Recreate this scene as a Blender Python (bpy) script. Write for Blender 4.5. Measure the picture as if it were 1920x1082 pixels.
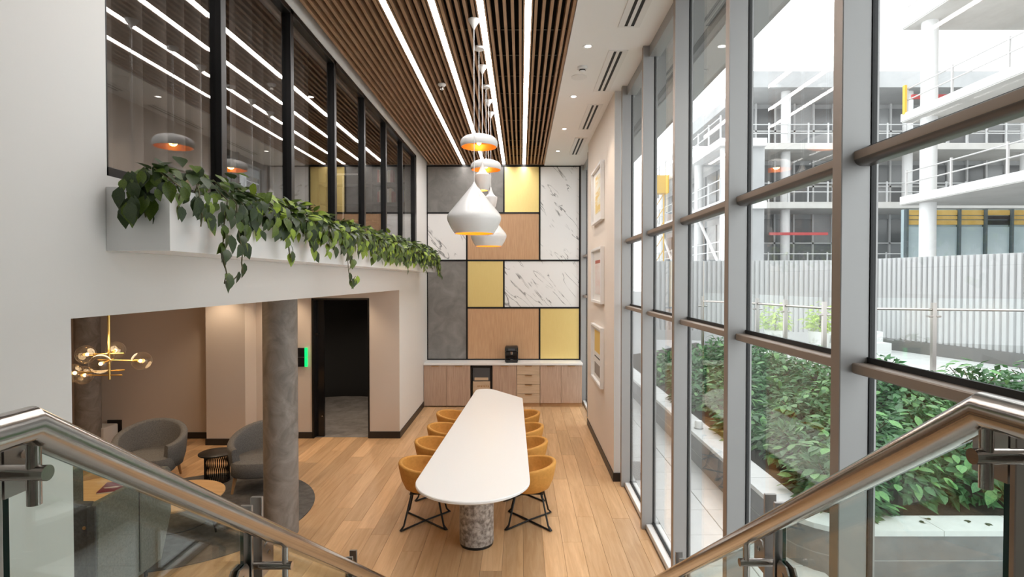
import bpy, math, random
from mathutils import Vector, Matrix, Euler
R = math.radians
sc = bpy.context.scene
for o in list(bpy.data.objects):
    bpy.data.objects.remove(o)

# ------------------------------------------------------------------ camera
FPX = 1040.0
cam_d = bpy.data.cameras.new('camera')
cam_d.sensor_width = 36.0
cam_d.lens = FPX * 36.0 / 1920.0
cam_d.shift_x = -17.0 / 1920.0
cam_d.clip_end = 400
cam = bpy.data.objects.new('camera', cam_d)
sc.collection.objects.link(cam)
cam.location = (0, 0, 2.55)
cam.rotation_euler = (R(90 - 0.936), 0, 0)
sc.camera = cam

# ------------------------------------------------------------------ sky (white overcast)
world = bpy.data.worlds.new('overcast_sky')
sc.world = world
world.use_nodes = True
_bg = world.node_tree.nodes['Background']
_bg.inputs[0].default_value = (0.95, 0.975, 1.0, 1)
_bg.inputs[1].default_value = 2.6
sc.view_settings.view_transform = 'Standard'
sc.view_settings.look = 'None'
sc.view_settings.gamma = 1.0
sc.view_settings.use_curve_mapping = False
sc.view_settings.exposure = 0.28
LED_STRENGTH = 20.0

# ------------------------------------------------------------------ materials
MAT = {}

def new_mat(name):
    m = bpy.data.materials.new(name)
    m.use_nodes = True
    nt = m.node_tree
    for n in list(nt.nodes):
        nt.nodes.remove(n)
    out = nt.nodes.new('ShaderNodeOutputMaterial')
    MAT[name] = m
    return m, nt, out

def N(nt, typ, **kw):
    n = nt.nodes.new(typ)
    for k, v in kw.items():
        if k.startswith('i_'):
            key = k[2:]
            key = int(key) if key.isdigit() else key.replace('_', ' ')
            n.inputs[key].default_value = v
        else:
            setattr(n, k, v)
    return n

def ramp(nt, stops):
    r = nt.nodes.new('ShaderNodeValToRGB')
    el = r.color_ramp.elements
    while len(el) > 1:
        el.remove(el[-1])
    el[0].position = stops[0][0]
    el[0].color = (*stops[0][1], 1)
    for p, c in stops[1:]:
        e = el.new(p)
        e.color = (*c, 1)
    return r

def pmat(name, col, rough=0.5, metal=0.0, col2=None, scale=6.0, stretch=(1, 1, 1), detail=4.0,
         bump=0.0, bscale=None, spec=0.5, lo=0.35, hi=0.65, rnd=0.0, emit=None, es=0.0, coat=0.0,
         distort=0.0, trans=None, rot=(0, 0, 0)):
    """principled material with object-space noise between col and col2, optional per-object variation"""
    m, nt, out = new_mat(name)
    b = nt.nodes.new('ShaderNodeBsdfPrincipled')
    b.inputs['Roughness'].default_value = rough
    b.inputs['Metallic'].default_value = metal
    b.inputs['Specular IOR Level'].default_value = spec
    b.inputs['Coat Weight'].default_value = coat
    tc = nt.nodes.new('ShaderNodeTexCoord')
    mp = nt.nodes.new('ShaderNodeMapping')
    mp.inputs['Scale'].default_value = stretch
    mp.inputs['Rotation'].default_value = rot
    nt.links.new(tc.outputs['Object'], mp.inputs['Vector'])
    vec = mp.outputs[0]
    if rnd > 0:
        oi = nt.nodes.new('ShaderNodeObjectInfo')
        ad = N(nt, 'ShaderNodeVectorMath', operation='ADD')
        sc_ = N(nt, 'ShaderNodeMath', operation='MULTIPLY', i_1=37.0)
        nt.links.new(oi.outputs['Random'], sc_.inputs[0])
        nt.links.new(vec, ad.inputs[0])
        nt.links.new(sc_.outputs[0], ad.inputs[1])
        vec = ad.outputs[0]
    if col2 is not None:
        nz = N(nt, 'ShaderNodeTexNoise', i_Scale=scale, i_Detail=detail, i_Roughness=0.6, i_Distortion=distort)
        nt.links.new(vec, nz.inputs['Vector'])
        rp = ramp(nt, [(lo, col), (hi, col2)])
        nt.links.new(nz.outputs['Fac'], rp.inputs[0])
        colout = rp.outputs[0]
    else:
        rgb = nt.nodes.new('ShaderNodeRGB')
        rgb.outputs[0].default_value = (*col, 1)
        colout = rgb.outputs[0]
    if rnd > 0:
        hs = nt.nodes.new('ShaderNodeHueSaturation')
        mr = N(nt, 'ShaderNodeMapRange', i_3=1 - rnd, i_4=1 + rnd)
        nt.links.new(oi.outputs['Random'], mr.inputs[0])
        nt.links.new(mr.outputs[0], hs.inputs['Value'])
        nt.links.new(colout, hs.inputs['Color'])
        colout = hs.outputs[0]
    nt.links.new(colout, b.inputs['Base Color'])
    if bump > 0:
        n2 = N(nt, 'ShaderNodeTexNoise', i_Scale=bscale or scale * 4, i_Detail=3.0)
        nt.links.new(vec, n2.inputs['Vector'])
        bp = N(nt, 'ShaderNodeBump', i_Strength=bump, i_Distance=0.01)
        nt.links.new(n2.outputs['Fac'], bp.inputs['Height'])
        nt.links.new(bp.outputs[0], b.inputs['Normal'])
    if emit:
        b.inputs['Emission Color'].default_value = (*emit, 1)
        b.inputs['Emission Strength'].default_value = es
    if trans:
        tl = nt.nodes.new('ShaderNodeBsdfTranslucent')
        nt.links.new(colout, tl.inputs[0])
        mx = N(nt, 'ShaderNodeMixShader', i_0=trans)
        nt.links.new(b.outputs[0], mx.inputs[1])
        nt.links.new(tl.outputs[0], mx.inputs[2])
        nt.links.new(mx.outputs[0], out.inputs[0])
    else:
        nt.links.new(b.outputs[0], out.inputs[0])
    return m

def emat(name, col, s):
    m, nt, out = new_mat(name)
    e = nt.nodes.new('ShaderNodeEmission')
    e.inputs[0].default_value = (*col, 1)
    e.inputs[1].default_value = s
    nt.links.new(e.outputs[0], out.inputs[0])
    return m

def glass_mat(name, tint=(1, 1, 1), r0=0.04, rough=0.0, gloss=(1, 1, 1), body=None, bodyfac=0.0):
    """thin clear sheet: straight transmission plus a Schlick reflection on both faces"""
    m, nt, out = new_mat(name)
    tr = nt.nodes.new('ShaderNodeBsdfTransparent')
    tr.inputs[0].default_value = (*tint, 1)
    gl = nt.nodes.new('ShaderNodeBsdfGlossy')
    gl.inputs['Roughness'].default_value = rough
    gl.inputs[0].default_value = (*gloss, 1)
    ge = nt.nodes.new('ShaderNodeNewGeometry')
    dt = N(nt, 'ShaderNodeVectorMath', operation='DOT_PRODUCT')
    nt.links.new(ge.outputs['Normal'], dt.inputs[0])
    nt.links.new(ge.outputs['Incoming'], dt.inputs[1])
    ab = N(nt, 'ShaderNodeMath', operation='ABSOLUTE')
    nt.links.new(dt.outputs['Value'], ab.inputs[0])
    s1 = N(nt, 'ShaderNodeMath', operation='SUBTRACT', i_0=1.0)
    s1.use_clamp = True
    nt.links.new(ab.outputs[0], s1.inputs[1])
    pw = N(nt, 'ShaderNodeMath', operation='POWER', i_1=5.0)
    nt.links.new(s1.outputs[0], pw.inputs[0])
    ma = N(nt, 'ShaderNodeMath', operation='MULTIPLY_ADD', i_1=1 - r0, i_2=r0)
    nt.links.new(pw.outputs[0], ma.inputs[0])
    mx = nt.nodes.new('ShaderNodeMixShader')
    nt.links.new(ma.outputs[0], mx.inputs[0])
    src = tr.outputs[0]
    if body:
        df = nt.nodes.new('ShaderNodeBsdfDiffuse')
        df.inputs[0].default_value = (*body, 1)
        m2 = N(nt, 'ShaderNodeMixShader', i_0=bodyfac)
        nt.links.new(tr.outputs[0], m2.inputs[1])
        nt.links.new(df.outputs[0], m2.inputs[2])
        src = m2.outputs[0]
    nt.links.new(src, mx.inputs[1])
    nt.links.new(gl.outputs[0], mx.inputs[2])
    nt.links.new(mx.outputs[0], out.inputs[0])
    return m

def marble_mat(name):
    m, nt, out = new_mat(name)
    b = nt.nodes.new('ShaderNodeBsdfPrincipled')
    b.inputs['Roughness'].default_value = 0.18
    ge = nt.nodes.new('ShaderNodeNewGeometry')
    mp = nt.nodes.new('ShaderNodeMapping')
    mp.vector_type = 'TEXTURE'
    mp.inputs['Rotation'].default_value = (0, R(50), 0)
    mp.inputs['Scale'].default_value = (3.4, 1, 0.62)
    nt.links.new(ge.outputs['Position'], mp.inputs['Vector'])
    n1 = N(nt, 'ShaderNodeTexNoise', i_Scale=2.7, i_Detail=3.5, i_Roughness=0.55, i_Distortion=0.7)
    nt.links.new(mp.outputs[0], n1.inputs['Vector'])
    sb = N(nt, 'ShaderNodeMath', operation='SUBTRACT', i_1=0.52)
    nt.links.new(n1.outputs['Fac'], sb.inputs[0])
    ab = N(nt, 'ShaderNodeMath', operation='ABSOLUTE')
    nt.links.new(sb.outputs[0], ab.inputs[0])
    n2 = N(nt, 'ShaderNodeTexNoise', i_Scale=3.5, i_Detail=2.0)
    nt.links.new(ge.outputs['Position'], n2.inputs['Vector'])
    r2 = ramp(nt, [(0.44, (0, 0, 0)), (0.56, (1, 1, 1))])
    nt.links.new(n2.outputs['Fac'], r2.inputs[0])
    r1 = ramp(nt, [(0.0, (0.22, 0.215, 0.215)), (0.006, (0.42, 0.41, 0.40)), (0.016, (0.86, 0.845, 0.83))])
    nt.links.new(ab.outputs[0], r1.inputs[0])
    mx = N(nt, 'ShaderNodeMix', data_type='RGBA')
    mx.inputs[6].default_value = (0.86, 0.845, 0.83, 1)
    nt.links.new(r2.outputs[0], mx.inputs[0])
    nt.links.new(r1.outputs[0], mx.inputs[7])
    nt.links.new(mx.outputs[2], b.inputs['Base Color'])
    nt.links.new(b.outputs[0], out.inputs[0])
    return m

pmat('wall_white', (0.80, 0.785, 0.765), 0.65, bump=0.03, bscale=60)
pmat('wall_cool', (0.80, 0.80, 0.80), 0.6)
pmat('wall_lounge', (0.64, 0.555, 0.48), 0.7, bump=0.03, bscale=60)
pmat('wall_beige', (0.80, 0.71, 0.625), 0.7, bump=0.03, bscale=60)
pmat('ceiling_white', (0.90, 0.895, 0.89), 0.7)
pmat('void_black', (0.006, 0.005, 0.0045), 0.9)
pmat('skirting_black', (0.02, 0.015, 0.013), 0.45)
pmat('oak', (0.51, 0.295, 0.14), 0.37, col2=(0.67, 0.435, 0.24), scale=3.2, stretch=(7, 0.55, 7), detail=6, rnd=0.20, bump=0.06, bscale=20, lo=0.3, hi=0.7, distort=0.6)
pmat('oak_base', (0.20, 0.12, 0.06), 0.6)
pmat('slat_wood', (0.36, 0.21, 0.118), 0.5, col2=(0.49, 0.30, 0.175), scale=5, stretch=(8, 0.5, 8), rnd=0.08)
pmat('veneer', (0.52, 0.295, 0.155), 0.45, col2=(0.63, 0.385, 0.215), scale=9, stretch=(9, 9, 0.35), detail=5)
pmat('cabinet_wood', (0.43, 0.295, 0.215), 0.5, col2=(0.56, 0.405, 0.31), scale=7, stretch=(9, 9, 0.4), detail=6, rnd=0.06)
pmat('cabinet_edge', (0.42, 0.235, 0.11), 0.5, col2=(0.50, 0.30, 0.15), scale=6)
pmat('drawer_wood', (0.54, 0.40, 0.27), 0.5, col2=(0.63, 0.48, 0.34), scale=7, stretch=(0.6, 9, 9), detail=5)
pmat('gold', (0.90, 0.68, 0.255), 0.34, metal=0.4, col2=(0.95, 0.74, 0.31), scale=30, stretch=(30, 1, 0.3))
pmat('concrete_panel', (0.165, 0.155, 0.145), 0.55, col2=(0.265, 0.25, 0.235), scale=3.2, detail=8, lo=0.3, hi=0.7, distort=0.8)
pmat('concrete_column', (0.19, 0.172, 0.155), 0.6, col2=(0.33, 0.30, 0.275), scale=4.5, detail=8, distort=1.2, bump=0.1, bscale=30)
marble_mat('marble')
pmat('black_metal', (0.012, 0.011, 0.011), 0.35, metal=0.3)
pmat('black_matt', (0.014, 0.013, 0.013), 0.6)
pmat('black_gloss', (0.01, 0.01, 0.011), 0.12)
pmat('alu_grey', (0.36, 0.355, 0.35), 0.42, metal=0.25)
pmat('gasket', (0.008, 0.008, 0.008), 0.6)
pmat('transom_dark', (0.125, 0.11, 0.10), 0.3, metal=0.4)
pmat('alu_bronze_and_reflection', (0.30, 0.235, 0.19), 0.4, metal=0.3)  # bronze of the transoms; on the mullions a painted warm reflection
pmat('sill_white', (0.74, 0.74, 0.73), 0.35)
pmat('steel', (0.45, 0.41, 0.375), 0.17, metal=1.0, col2=(0.41, 0.38, 0.355), scale=40, stretch=(1, 0.05, 1), bump=0.02, bscale=160)
pmat('steel_post', (0.40, 0.375, 0.355), 0.28, metal=1.0)
pmat('table_white', (0.86, 0.855, 0.845), 0.32)
pmat('terrazzo', (0.17, 0.14, 0.12), 0.5, col2=(0.50, 0.45, 0.41), scale=24, detail=6, lo=0.38, hi=0.62, bump=0.1, bscale=80)
pmat('mustard', (0.56, 0.265, 0.05), 0.75, col2=(0.64, 0.31, 0.065), scale=30, bump=0.08, bscale=200)
pmat('felt_grey', (0.125, 0.122, 0.118), 0.9, col2=(0.20, 0.195, 0.19), scale=90, bump=0.2, bscale=260)
pmat('felt_green', (0.135, 0.145, 0.125), 0.9, col2=(0.195, 0.205, 0.185), scale=60, bump=0.15, bscale=220)
pmat('felt_dark', (0.045, 0.047, 0.05), 0.85, col2=(0.08, 0.082, 0.085), scale=60)
pmat('rug', (0.075, 0.070, 0.066), 0.95, col2=(0.12, 0.112, 0.105), scale=14, bump=0.3, bscale=150)
pmat('oak_top', (0.60, 0.36, 0.16), 0.45, col2=(0.70, 0.45, 0.22), scale=4, stretch=(1, 8, 8))
pmat('leg_wood', (0.42, 0.24, 0.11), 0.5)
pmat('maroon', (0.16, 0.022, 0.045), 0.4)
pmat('paper', (0.80, 0.78, 0.75), 0.6)
pmat('brass', (0.75, 0.52, 0.17), 0.28, metal=1.0)
pmat('copper_inside', (0.90, 0.42, 0.10), 0.35, metal=0.6)
pmat('gold_inside', (1.0, 0.62, 0.12), 0.35, metal=0.5)
pmat('lamp_white', (0.80, 0.79, 0.78), 0.22, coat=0.3)
pmat('lamp_matt', (0.78, 0.765, 0.75), 0.5)
pmat('plastic_white', (0.82, 0.81, 0.80), 0.4)
pmat('counter_white', (0.86, 0.85, 0.84), 0.3)
pmat('planter_white', (0.84, 0.835, 0.83), 0.18, coat=0.2)
pmat('curtain', (0.24, 0.205, 0.175), 0.9, col2=(0.32, 0.275, 0.24), scale=3, stretch=(1, 1, 0.2))
pmat('office_wall', (0.16, 0.145, 0.13), 0.8)
pmat('office_shelf', (0.10, 0.085, 0.072), 0.7)
pmat('office_white', (0.75, 0.74, 0.72), 0.5)
pmat('book_red', (0.32, 0.05, 0.04), 0.6)
pmat('book_blue', (0.07, 0.12, 0.28), 0.6)
pmat('book_cream', (0.62, 0.56, 0.45), 0.6)
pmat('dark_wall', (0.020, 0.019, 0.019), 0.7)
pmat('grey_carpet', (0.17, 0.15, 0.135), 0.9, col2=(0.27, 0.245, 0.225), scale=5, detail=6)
pmat('green_lamp', (0.0, 0.5, 0.1), 0.5, emit=(0.0, 0.85, 0.18), es=1.0)
for i, (a, b_) in enumerate([((0.022, 0.042, 0.012), (0.045, 0.075, 0.018)), ((0.065, 0.11, 0.016), (0.13, 0.19, 0.025)), ((0.20, 0.30, 0.03), (0.32, 0.42, 0.05))]):
    pmat('pothos_%d' % i, a, 0.4, col2=b_, scale=20, rnd=0.2, trans=0.18)
pmat('vine_stem', (0.10, 0.09, 0.03), 0.6)
for i, (a, b_) in enumerate([((0.045, 0.14, 0.055), (0.10, 0.25, 0.09)), ((0.10, 0.27, 0.095), (0.21, 0.43, 0.13))]):
    pmat('shrub_%d' % i, a, 0.45, col2=b_, scale=12, rnd=0.2, trans=0.25)
pmat('lime_leaf', (0.36, 0.55, 0.06), 0.5, col2=(0.55, 0.70, 0.12), scale=9, trans=0.3)
pmat('soil', (0.028, 0.023, 0.018), 0.95, col2=(0.05, 0.042, 0.033), scale=12, bump=0.5)
pmat('path_tile', (0.66, 0.66, 0.655), 0.5, col2=(0.73, 0.73, 0.725), scale=2.5, detail=6, rnd=0.04)
pmat('grout', (0.33, 0.33, 0.33), 0.8)
pmat('coping', (0.66, 0.66, 0.655), 0.6, col2=(0.72, 0.72, 0.715), scale=8, bump=0.1, bscale=90)
pmat('wall_cement', (0.16, 0.16, 0.165), 0.6, col2=(0.225, 0.225, 0.23), scale=3, detail=6)
pmat('terrace_tile', (0.62, 0.62, 0.615), 0.5, col2=(0.72, 0.72, 0.715), scale=1.4, detail=7, rnd=0.05)
pmat('ground_far', (0.5, 0.5, 0.49), 0.8)
pmat('hoarding', (0.50, 0.50, 0.505), 0.45, metal=0.1)
pmat('hoarding_base', (0.16, 0.155, 0.15), 0.8)
pmat('bld_concrete', (0.62, 0.60, 0.57), 0.85, col2=(0.72, 0.70, 0.67), scale=0.6, detail=8)
pmat('bld_white', (0.78, 0.775, 0.77), 0.7)
pmat('bld_grey', (0.42, 0.425, 0.43), 0.8, col2=(0.50, 0.505, 0.51), scale=0.5)
pmat('bld_pane', (0.24, 0.245, 0.25), 0.15, rnd=0.5)
pmat('bld_pane_blue', (0.50, 0.61, 0.64), 0.12, rnd=0.2)
pmat('bld_mullion', (0.62, 0.62, 0.62), 0.5)
pmat('bld_mullion_dark', (0.10, 0.13, 0.14), 0.5)
pmat('plywood', (0.66, 0.42, 0.10), 0.7, col2=(0.78, 0.54, 0.18), scale=2)
pmat('scaffold', (0.55, 0.53, 0.52), 0.5)
pmat('rail_red', (0.55, 0.10, 0.10), 0.5)
pmat('rail_yellow', (0.75, 0.45, 0.06), 0.5)
pmat('soffit_dark', (0.22, 0.22, 0.225), 0.7)
pmat('soffit_light', (0.45, 0.45, 0.455), 0.7)
pmat('art_yellow', (0.75, 0.55, 0.20), 0.7, col2=(0.80, 0.77, 0.66), scale=2.2, stretch=(1, 0.4, 3), lo=0.45, hi=0.55)
pmat('art_pink', (0.74, 0.62, 0.58), 0.7, col2=(0.80, 0.76, 0.72), scale=2.4, stretch=(1, 0.6, 2))
pmat('art_ochre', (0.76, 0.52, 0.14), 0.7)
pmat('art_red', (0.45, 0.12, 0.08), 0.7)
pmat('art_grey', (0.30, 0.27, 0.24), 0.7)
pmat('stair_stone', (0.55, 0.53, 0.50), 0.5, col2=(0.62, 0.60, 0.57), scale=5)
emat('led', (1.0, 0.975, 0.95), LED_STRENGTH)
emat('downlight_glow', (1.0, 0.93, 0.84), 9.0)
emat('bulb_glow', (1.0, 0.55, 0.16), 14.0)
glass_mat('window_glass', (0.97, 0.985, 0.98), 0.035)
glass_mat('office_glass', (0.80, 0.80, 0.80), 0.085)
glass_mat('rail_glass', (0.89, 0.94, 0.915), 0.04)
glass_mat('globe_glass', (0.96, 0.93, 0.88), 0.09)
pmat('glass_edge', (0.006, 0.045, 0.034), 0.1)

# ------------------------------------------------------------------ mesh builder
ORG = {}

class MB:
    def __init__(self):
        self.v = []
        self.f = []
        self.m = []
        self.cur = 0
    def slot(self, i):
        self.cur = i
        return self
    def add(self, vs, fs):
        b = len(self.v)
        self.v += [tuple(p) for p in vs]
        for f in fs:
            self.f.append(tuple(b + i for i in f))
            self.m.append(self.cur)
        return self
    def box(self, x0, x1, y0, y1, z0, z1):
        x0, x1 = min(x0, x1), max(x0, x1)
        y0, y1 = min(y0, y1), max(y0, y1)
        z0, z1 = min(z0, z1), max(z0, z1)
        return self.add([(x0, y0, z0), (x1, y0, z0), (x1, y1, z0), (x0, y1, z0), (x0, y0, z1), (x1, y0, z1), (x1, y1, z1), (x0, y1, z1)],
                        [(0, 3, 2, 1), (4, 5, 6, 7), (0, 1, 5, 4), (1, 2, 6, 5), (2, 3, 7, 6), (3, 0, 4, 7)])
    def cbox(self, c, s, rot=(0, 0, 0), ch=0.0):
        M = Euler(rot).to_matrix()
        hx, hy, hz = s[0] / 2, s[1] / 2, s[2] / 2
        c = Vector(c)
        vs = [c + M @ Vector(p) for p in [(-hx, -hy, -hz), (hx, -hy, -hz), (hx, hy, -hz), (-hx, hy, -hz), (-hx, -hy, hz), (hx, -hy, hz), (hx, hy, hz), (-hx, hy, hz)]]
        return self.add(vs, [(0, 3, 2, 1), (4, 5, 6, 7), (0, 1, 5, 4), (1, 2, 6, 5), (2, 3, 7, 6), (3, 0, 4, 7)])
    def rbox(self, x0, x1, y0, y1, z0, z1, ch):
        """box with chamfered edges all round"""
        def ring(z, d):
            a, b, c, e = x0 + d, x1 - d, y0 + d, y1 - d
            k = ch * 0.8
            return [(a + k, c, z), (b - k, c, z), (b, c + k, z), (b, e - k, z), (b - k, e, z), (a + k, e, z), (a, e - k, z), (a, c + k, z)]
        return self.rings([ring(z0, ch), ring(z0 + ch, 0), ring(z1 - ch, 0), ring(z1, ch)])
    def rings(self, rs, caps=True, closed=False, wrap=True):
        n = len(rs[0])
        vs = [p for r in rs for p in r]
        fs = []
        m = len(rs)
        for i in range(m if closed else m - 1):
            a, b = i * n, ((i + 1) % m) * n
            for j in range(n if wrap else n - 1):
                k = (j + 1) % n
                fs.append((a + j, a + k, b + k, b + j))
        if caps and not closed:
            fs.append(tuple(range(n - 1, -1, -1)))
            fs.append(tuple((m - 1) * n + i for i in range(n)))
        return self.add(vs, fs)
    def tube(self, pts, r, n=10, caps=True, closed=False):
        P = [Vector(p) for p in pts]
        m = len(P)
        rr = r if isinstance(r, (list, tuple)) else [r] * m
        rings = []
        up = None
        for i in range(m):
            if closed:
                d = (P[(i + 1) % m] - P[i - 1]).normalized()
            elif i == 0:
                d = (P[1] - P[0]).normalized()
            elif i == m - 1:
                d = (P[-1] - P[-2]).normalized()
            else:
                d = ((P[i + 1] - P[i]).normalized() + (P[i] - P[i - 1]).normalized()).normalized()
            if up is None:
                up = Vector((0, 0, 1)) if abs(d.z) < 0.9 else Vector((1, 0, 0))
            a = d.cross(up).normalized()
            up = a.cross(d).normalized()
            k = 1.0
            if not closed and 0 < i < m - 1:
                cs = max(0.5, d.dot((P[i] - P[i - 1]).normalized()))
                k = 1 / cs
            ring = []
            for j in range(n):
                t = 2 * math.pi * j / n
                ring.append(P[i] + a * (math.cos(t) * rr[i]) + up * (math.sin(t) * rr[i] * k))
            rings.append(ring)
        return self.rings(rings, caps=caps, closed=closed)
    def lathe(self, prof, n=32, c=(0, 0, 0), caps=True):
        rs = []
        for r, z in prof:
            rs.append([(c[0] + r * math.cos(2 * math.pi * j / n), c[1] + r * math.sin(2 * math.pi * j / n), c[2] + z) for j in range(n)])
        return self.rings(rs, caps=caps)
    def prism(self, outline, z0, z1):
        n = len(outline)
        lo = [(x, y, z0) for x, y in outline]
        hi = [(x, y, z1) for x, y in outline]
        return self.rings([lo, hi])
    def build(self, name, mat, parent=None, smooth=False, bevel=0.0, origin=None, bseg=2, ang=35):
        me = bpy.data.meshes.new(name)
        v = self.v
        if parent is not None:
            o3 = ORG[parent.name]
        elif origin is not None:
            o3 = Vector(origin)
        else:
            xs = [p[0] for p in v]; ys = [p[1] for p in v]; zs = [p[2] for p in v]
            o3 = Vector(((min(xs) + max(xs)) / 2, (min(ys) + max(ys)) / 2, min(zs)))
        me.from_pydata([(p[0] - o3[0], p[1] - o3[1], p[2] - o3[2]) for p in v], [], self.f)
        mats = mat if isinstance(mat, (list, tuple)) else [mat]
        for k in mats:
            me.materials.append(MAT[k])
        if len(mats) > 1:
            me.polygons.foreach_set('material_index', self.m)
        me.update()
        o = bpy.data.objects.new(name, me)
        sc.collection.objects.link(o)
        if parent is not None:
            o.parent = parent
        else:
            o.location = o3
        ORG[o.name] = Vector(o3)
        if smooth:
            me.polygons.foreach_set('use_smooth', [True] * len(me.polygons))
            try:
                me.set_sharp_from_angle(angle=R(ang))
            except Exception:
                pass
        if bevel > 0:
            bv = o.modifiers.new('edge', 'BEVEL')
            bv.width = bevel
            bv.segments = bseg
            bv.limit_method = 'ANGLE'
            bv.angle_limit = R(30)
        return o

def tag(o, label=None, cat=None, group=None, kind=None):
    if label: o['label'] = label
    if cat: o['category'] = cat
    if group: o['group'] = group
    if kind: o['kind'] = kind
    return o

def thing(name, loc, label=None, cat=None, group=None, kind=None):
    o = bpy.data.objects.new(name, None)
    o.empty_display_size = 0.1
    sc.collection.objects.link(o)
    o.location = loc
    ORG[o.name] = Vector(loc)
    return tag(o, label, cat, group, kind)

def struct(name, loc=(0, 0, 0), label=None):
    return thing(name, loc, label, None, None, 'structure')

def inst(src, name, parent, loc, rot=None, scale=None):
    """another object on shared mesh data, placed inside parent (loc in world axes)"""
    o = bpy.data.objects.new(name, src if isinstance(src, bpy.types.Mesh) else src.data)
    sc.collection.objects.link(o)
    o.parent = parent
    o.location = Vector(loc) - (ORG[parent.name] if parent else Vector((0, 0, 0)))
    if rot is not None: o.rotation_euler = rot
    if scale is not None: o.scale = scale if isinstance(scale, (tuple, list)) else (scale,) * 3
    return o

def copy_tree(root, loc=None, rz=None, label=None, group=None, parent=None):
    c = root.copy()
    sc.collection.objects.link(c)
    c.parent = parent
    if loc is not None:
        c.location = loc
        ORG[c.name] = Vector(loc)
    if rz is not None: c.rotation_euler = (0, 0, rz)
    if label: c['label'] = label
    if group: c['group'] = group
    for ch in list(root.children):
        copy_tree(ch, parent=c)
    return c

def pointlight(name, loc, energy, col, radius=0.03, parent=None):
    l = bpy.data.lights.new(name, 'POINT')
    l.energy = energy; l.color = col; l.shadow_soft_size = radius
    o = bpy.data.objects.new(name, l)
    sc.collection.objects.link(o)
    o.location = Vector(loc) - (ORG[parent.name] if parent else Vector((0, 0, 0)))
    o.parent = parent
    return o

def spotlight(name, loc, energy, col, angle=90, blend=0.6, radius=0.04, parent=None, rot=(0, 0, 0)):
    l = bpy.data.lights.new(name, 'SPOT')
    l.energy = energy; l.color = col; l.shadow_soft_size = radius
    l.spot_size = R(angle); l.spot_blend = blend
    o = bpy.data.objects.new(name, l)
    sc.collection.objects.link(o)
    o.location = Vector(loc) - (ORG[parent.name] if parent else Vector((0, 0, 0)))
    o.rotation_euler = rot
    o.parent = parent
    return o
WARM = (1.0, 0.85, 0.69)
WARMER = (1.0, 0.79, 0.57)

# ================================================================== SETTING
random.seed(7)
CEIL = 4.92
XL = -1.95      # face of the left wall
XG = 1.345      # glass line on the right

def sbox(name, boxes, mat, label=None, cat=None, bevel=0.0):
    m = MB()
    for b in boxes: m.box(*b)
    o = m.build(name, mat, bevel=bevel)
    return tag(o, label, cat, None, 'structure')

# ---- floor: base slab + single oak planks
m = MB(); m.box(-7.7, 1.40, -4.2, 11.7, -0.2, -0.012)
floor = tag(m.build('floor', 'oak_base', origin=(0, 0, 0)), 'oak plank floor of the double-height room and lounge', 'floor', None, 'structure')
x = -7.2
PW = 0.19
row = 0
while x < 1.26:
    x1 = min(x + PW, 1.265)
    y = 3.0 - random.uniform(0, 1.6)
    while y < 11.55:
        L = random.choice([1.3, 1.7, 2.1, 2.1, 2.4])
        ya, yb = max(y, 2.6), min(y + L, 11.56)
        # leave out planks wholly under the staircase or behind the lounge walls
        if yb - ya > 0.05 and not (x1 < -3.5 and ya > 8.95) and not (x < -6.9 and yb < 4):
            if x1 <= -3.5: yb = min(yb, 8.9)
            if -3.5 < x1 <= XL and yb > 8.92 and ya < 8.92: yb = 8.92
            if not (x1 <= XL and ya >= 8.92):
                mb = MB()
                w, l = (x1 - x) / 2 - 0.0008, (yb - ya) / 2 - 0.0008
                e = 0.0015
                lo = [(-w, -l, -0.012), (w, -l, -0.012), (w, l, -0.012), (-w, l, -0.012)]
                hi = [(-w, -l, -e), (w, -l, -e), (w, l, -e), (-w, l, -e)]
                tp = [(-w + e, -l + e, 0), (w - e, -l + e, 0), (w - e, l - e, 0), (-w + e, l - e, 0)]
                mb.rings([lo, hi, tp])
                p = mb.build('plank', 'oak', origin=(0, 0, 0))
                p.parent = floor
                p.location = ((x + x1) / 2, (ya + yb) / 2, 0)
        y += L
    x += PW
    row += 1

# ---- left wall (white) with lounge opening below and glazing above
sbox('wall_left', [
    (XL - 0.22, XL, -4.2, 2.40, 0, 5.3),
    (XL - 0.22, XL, 2.40, 2.62, 2.38, 5.3),
    (XL - 0.22, XL, 2.62, 8.88, 2.38, 3.04),
    (XL - 0.22, XL, 8.88, 11.6, 0, 3.04),
    (XL - 0.22, XL, 10.38, 11.6, 3.04, 4.86),
    (XL - 0.22, XL, 2.62, 11.6, 4.86, 5.3)], 'wall_white', 'tall white plastered wall along the planter and lounge opening', 'wall')
sbox('wall_light_block', [(1.17, 1.40, -4.2, 0.975, 0, 5.3)], 'wall_white', 'added unseen white wall beside the stair landing, blocking daylight', 'wall')  # added out of view instead of glazing, to cut light near the landing
sbox('wall_behind', [(-2.2, 1.6, -4.4, -4.2, 0, 5.3)], 'wall_white', 'white wall closing the room behind the stair landing', 'wall')
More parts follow.
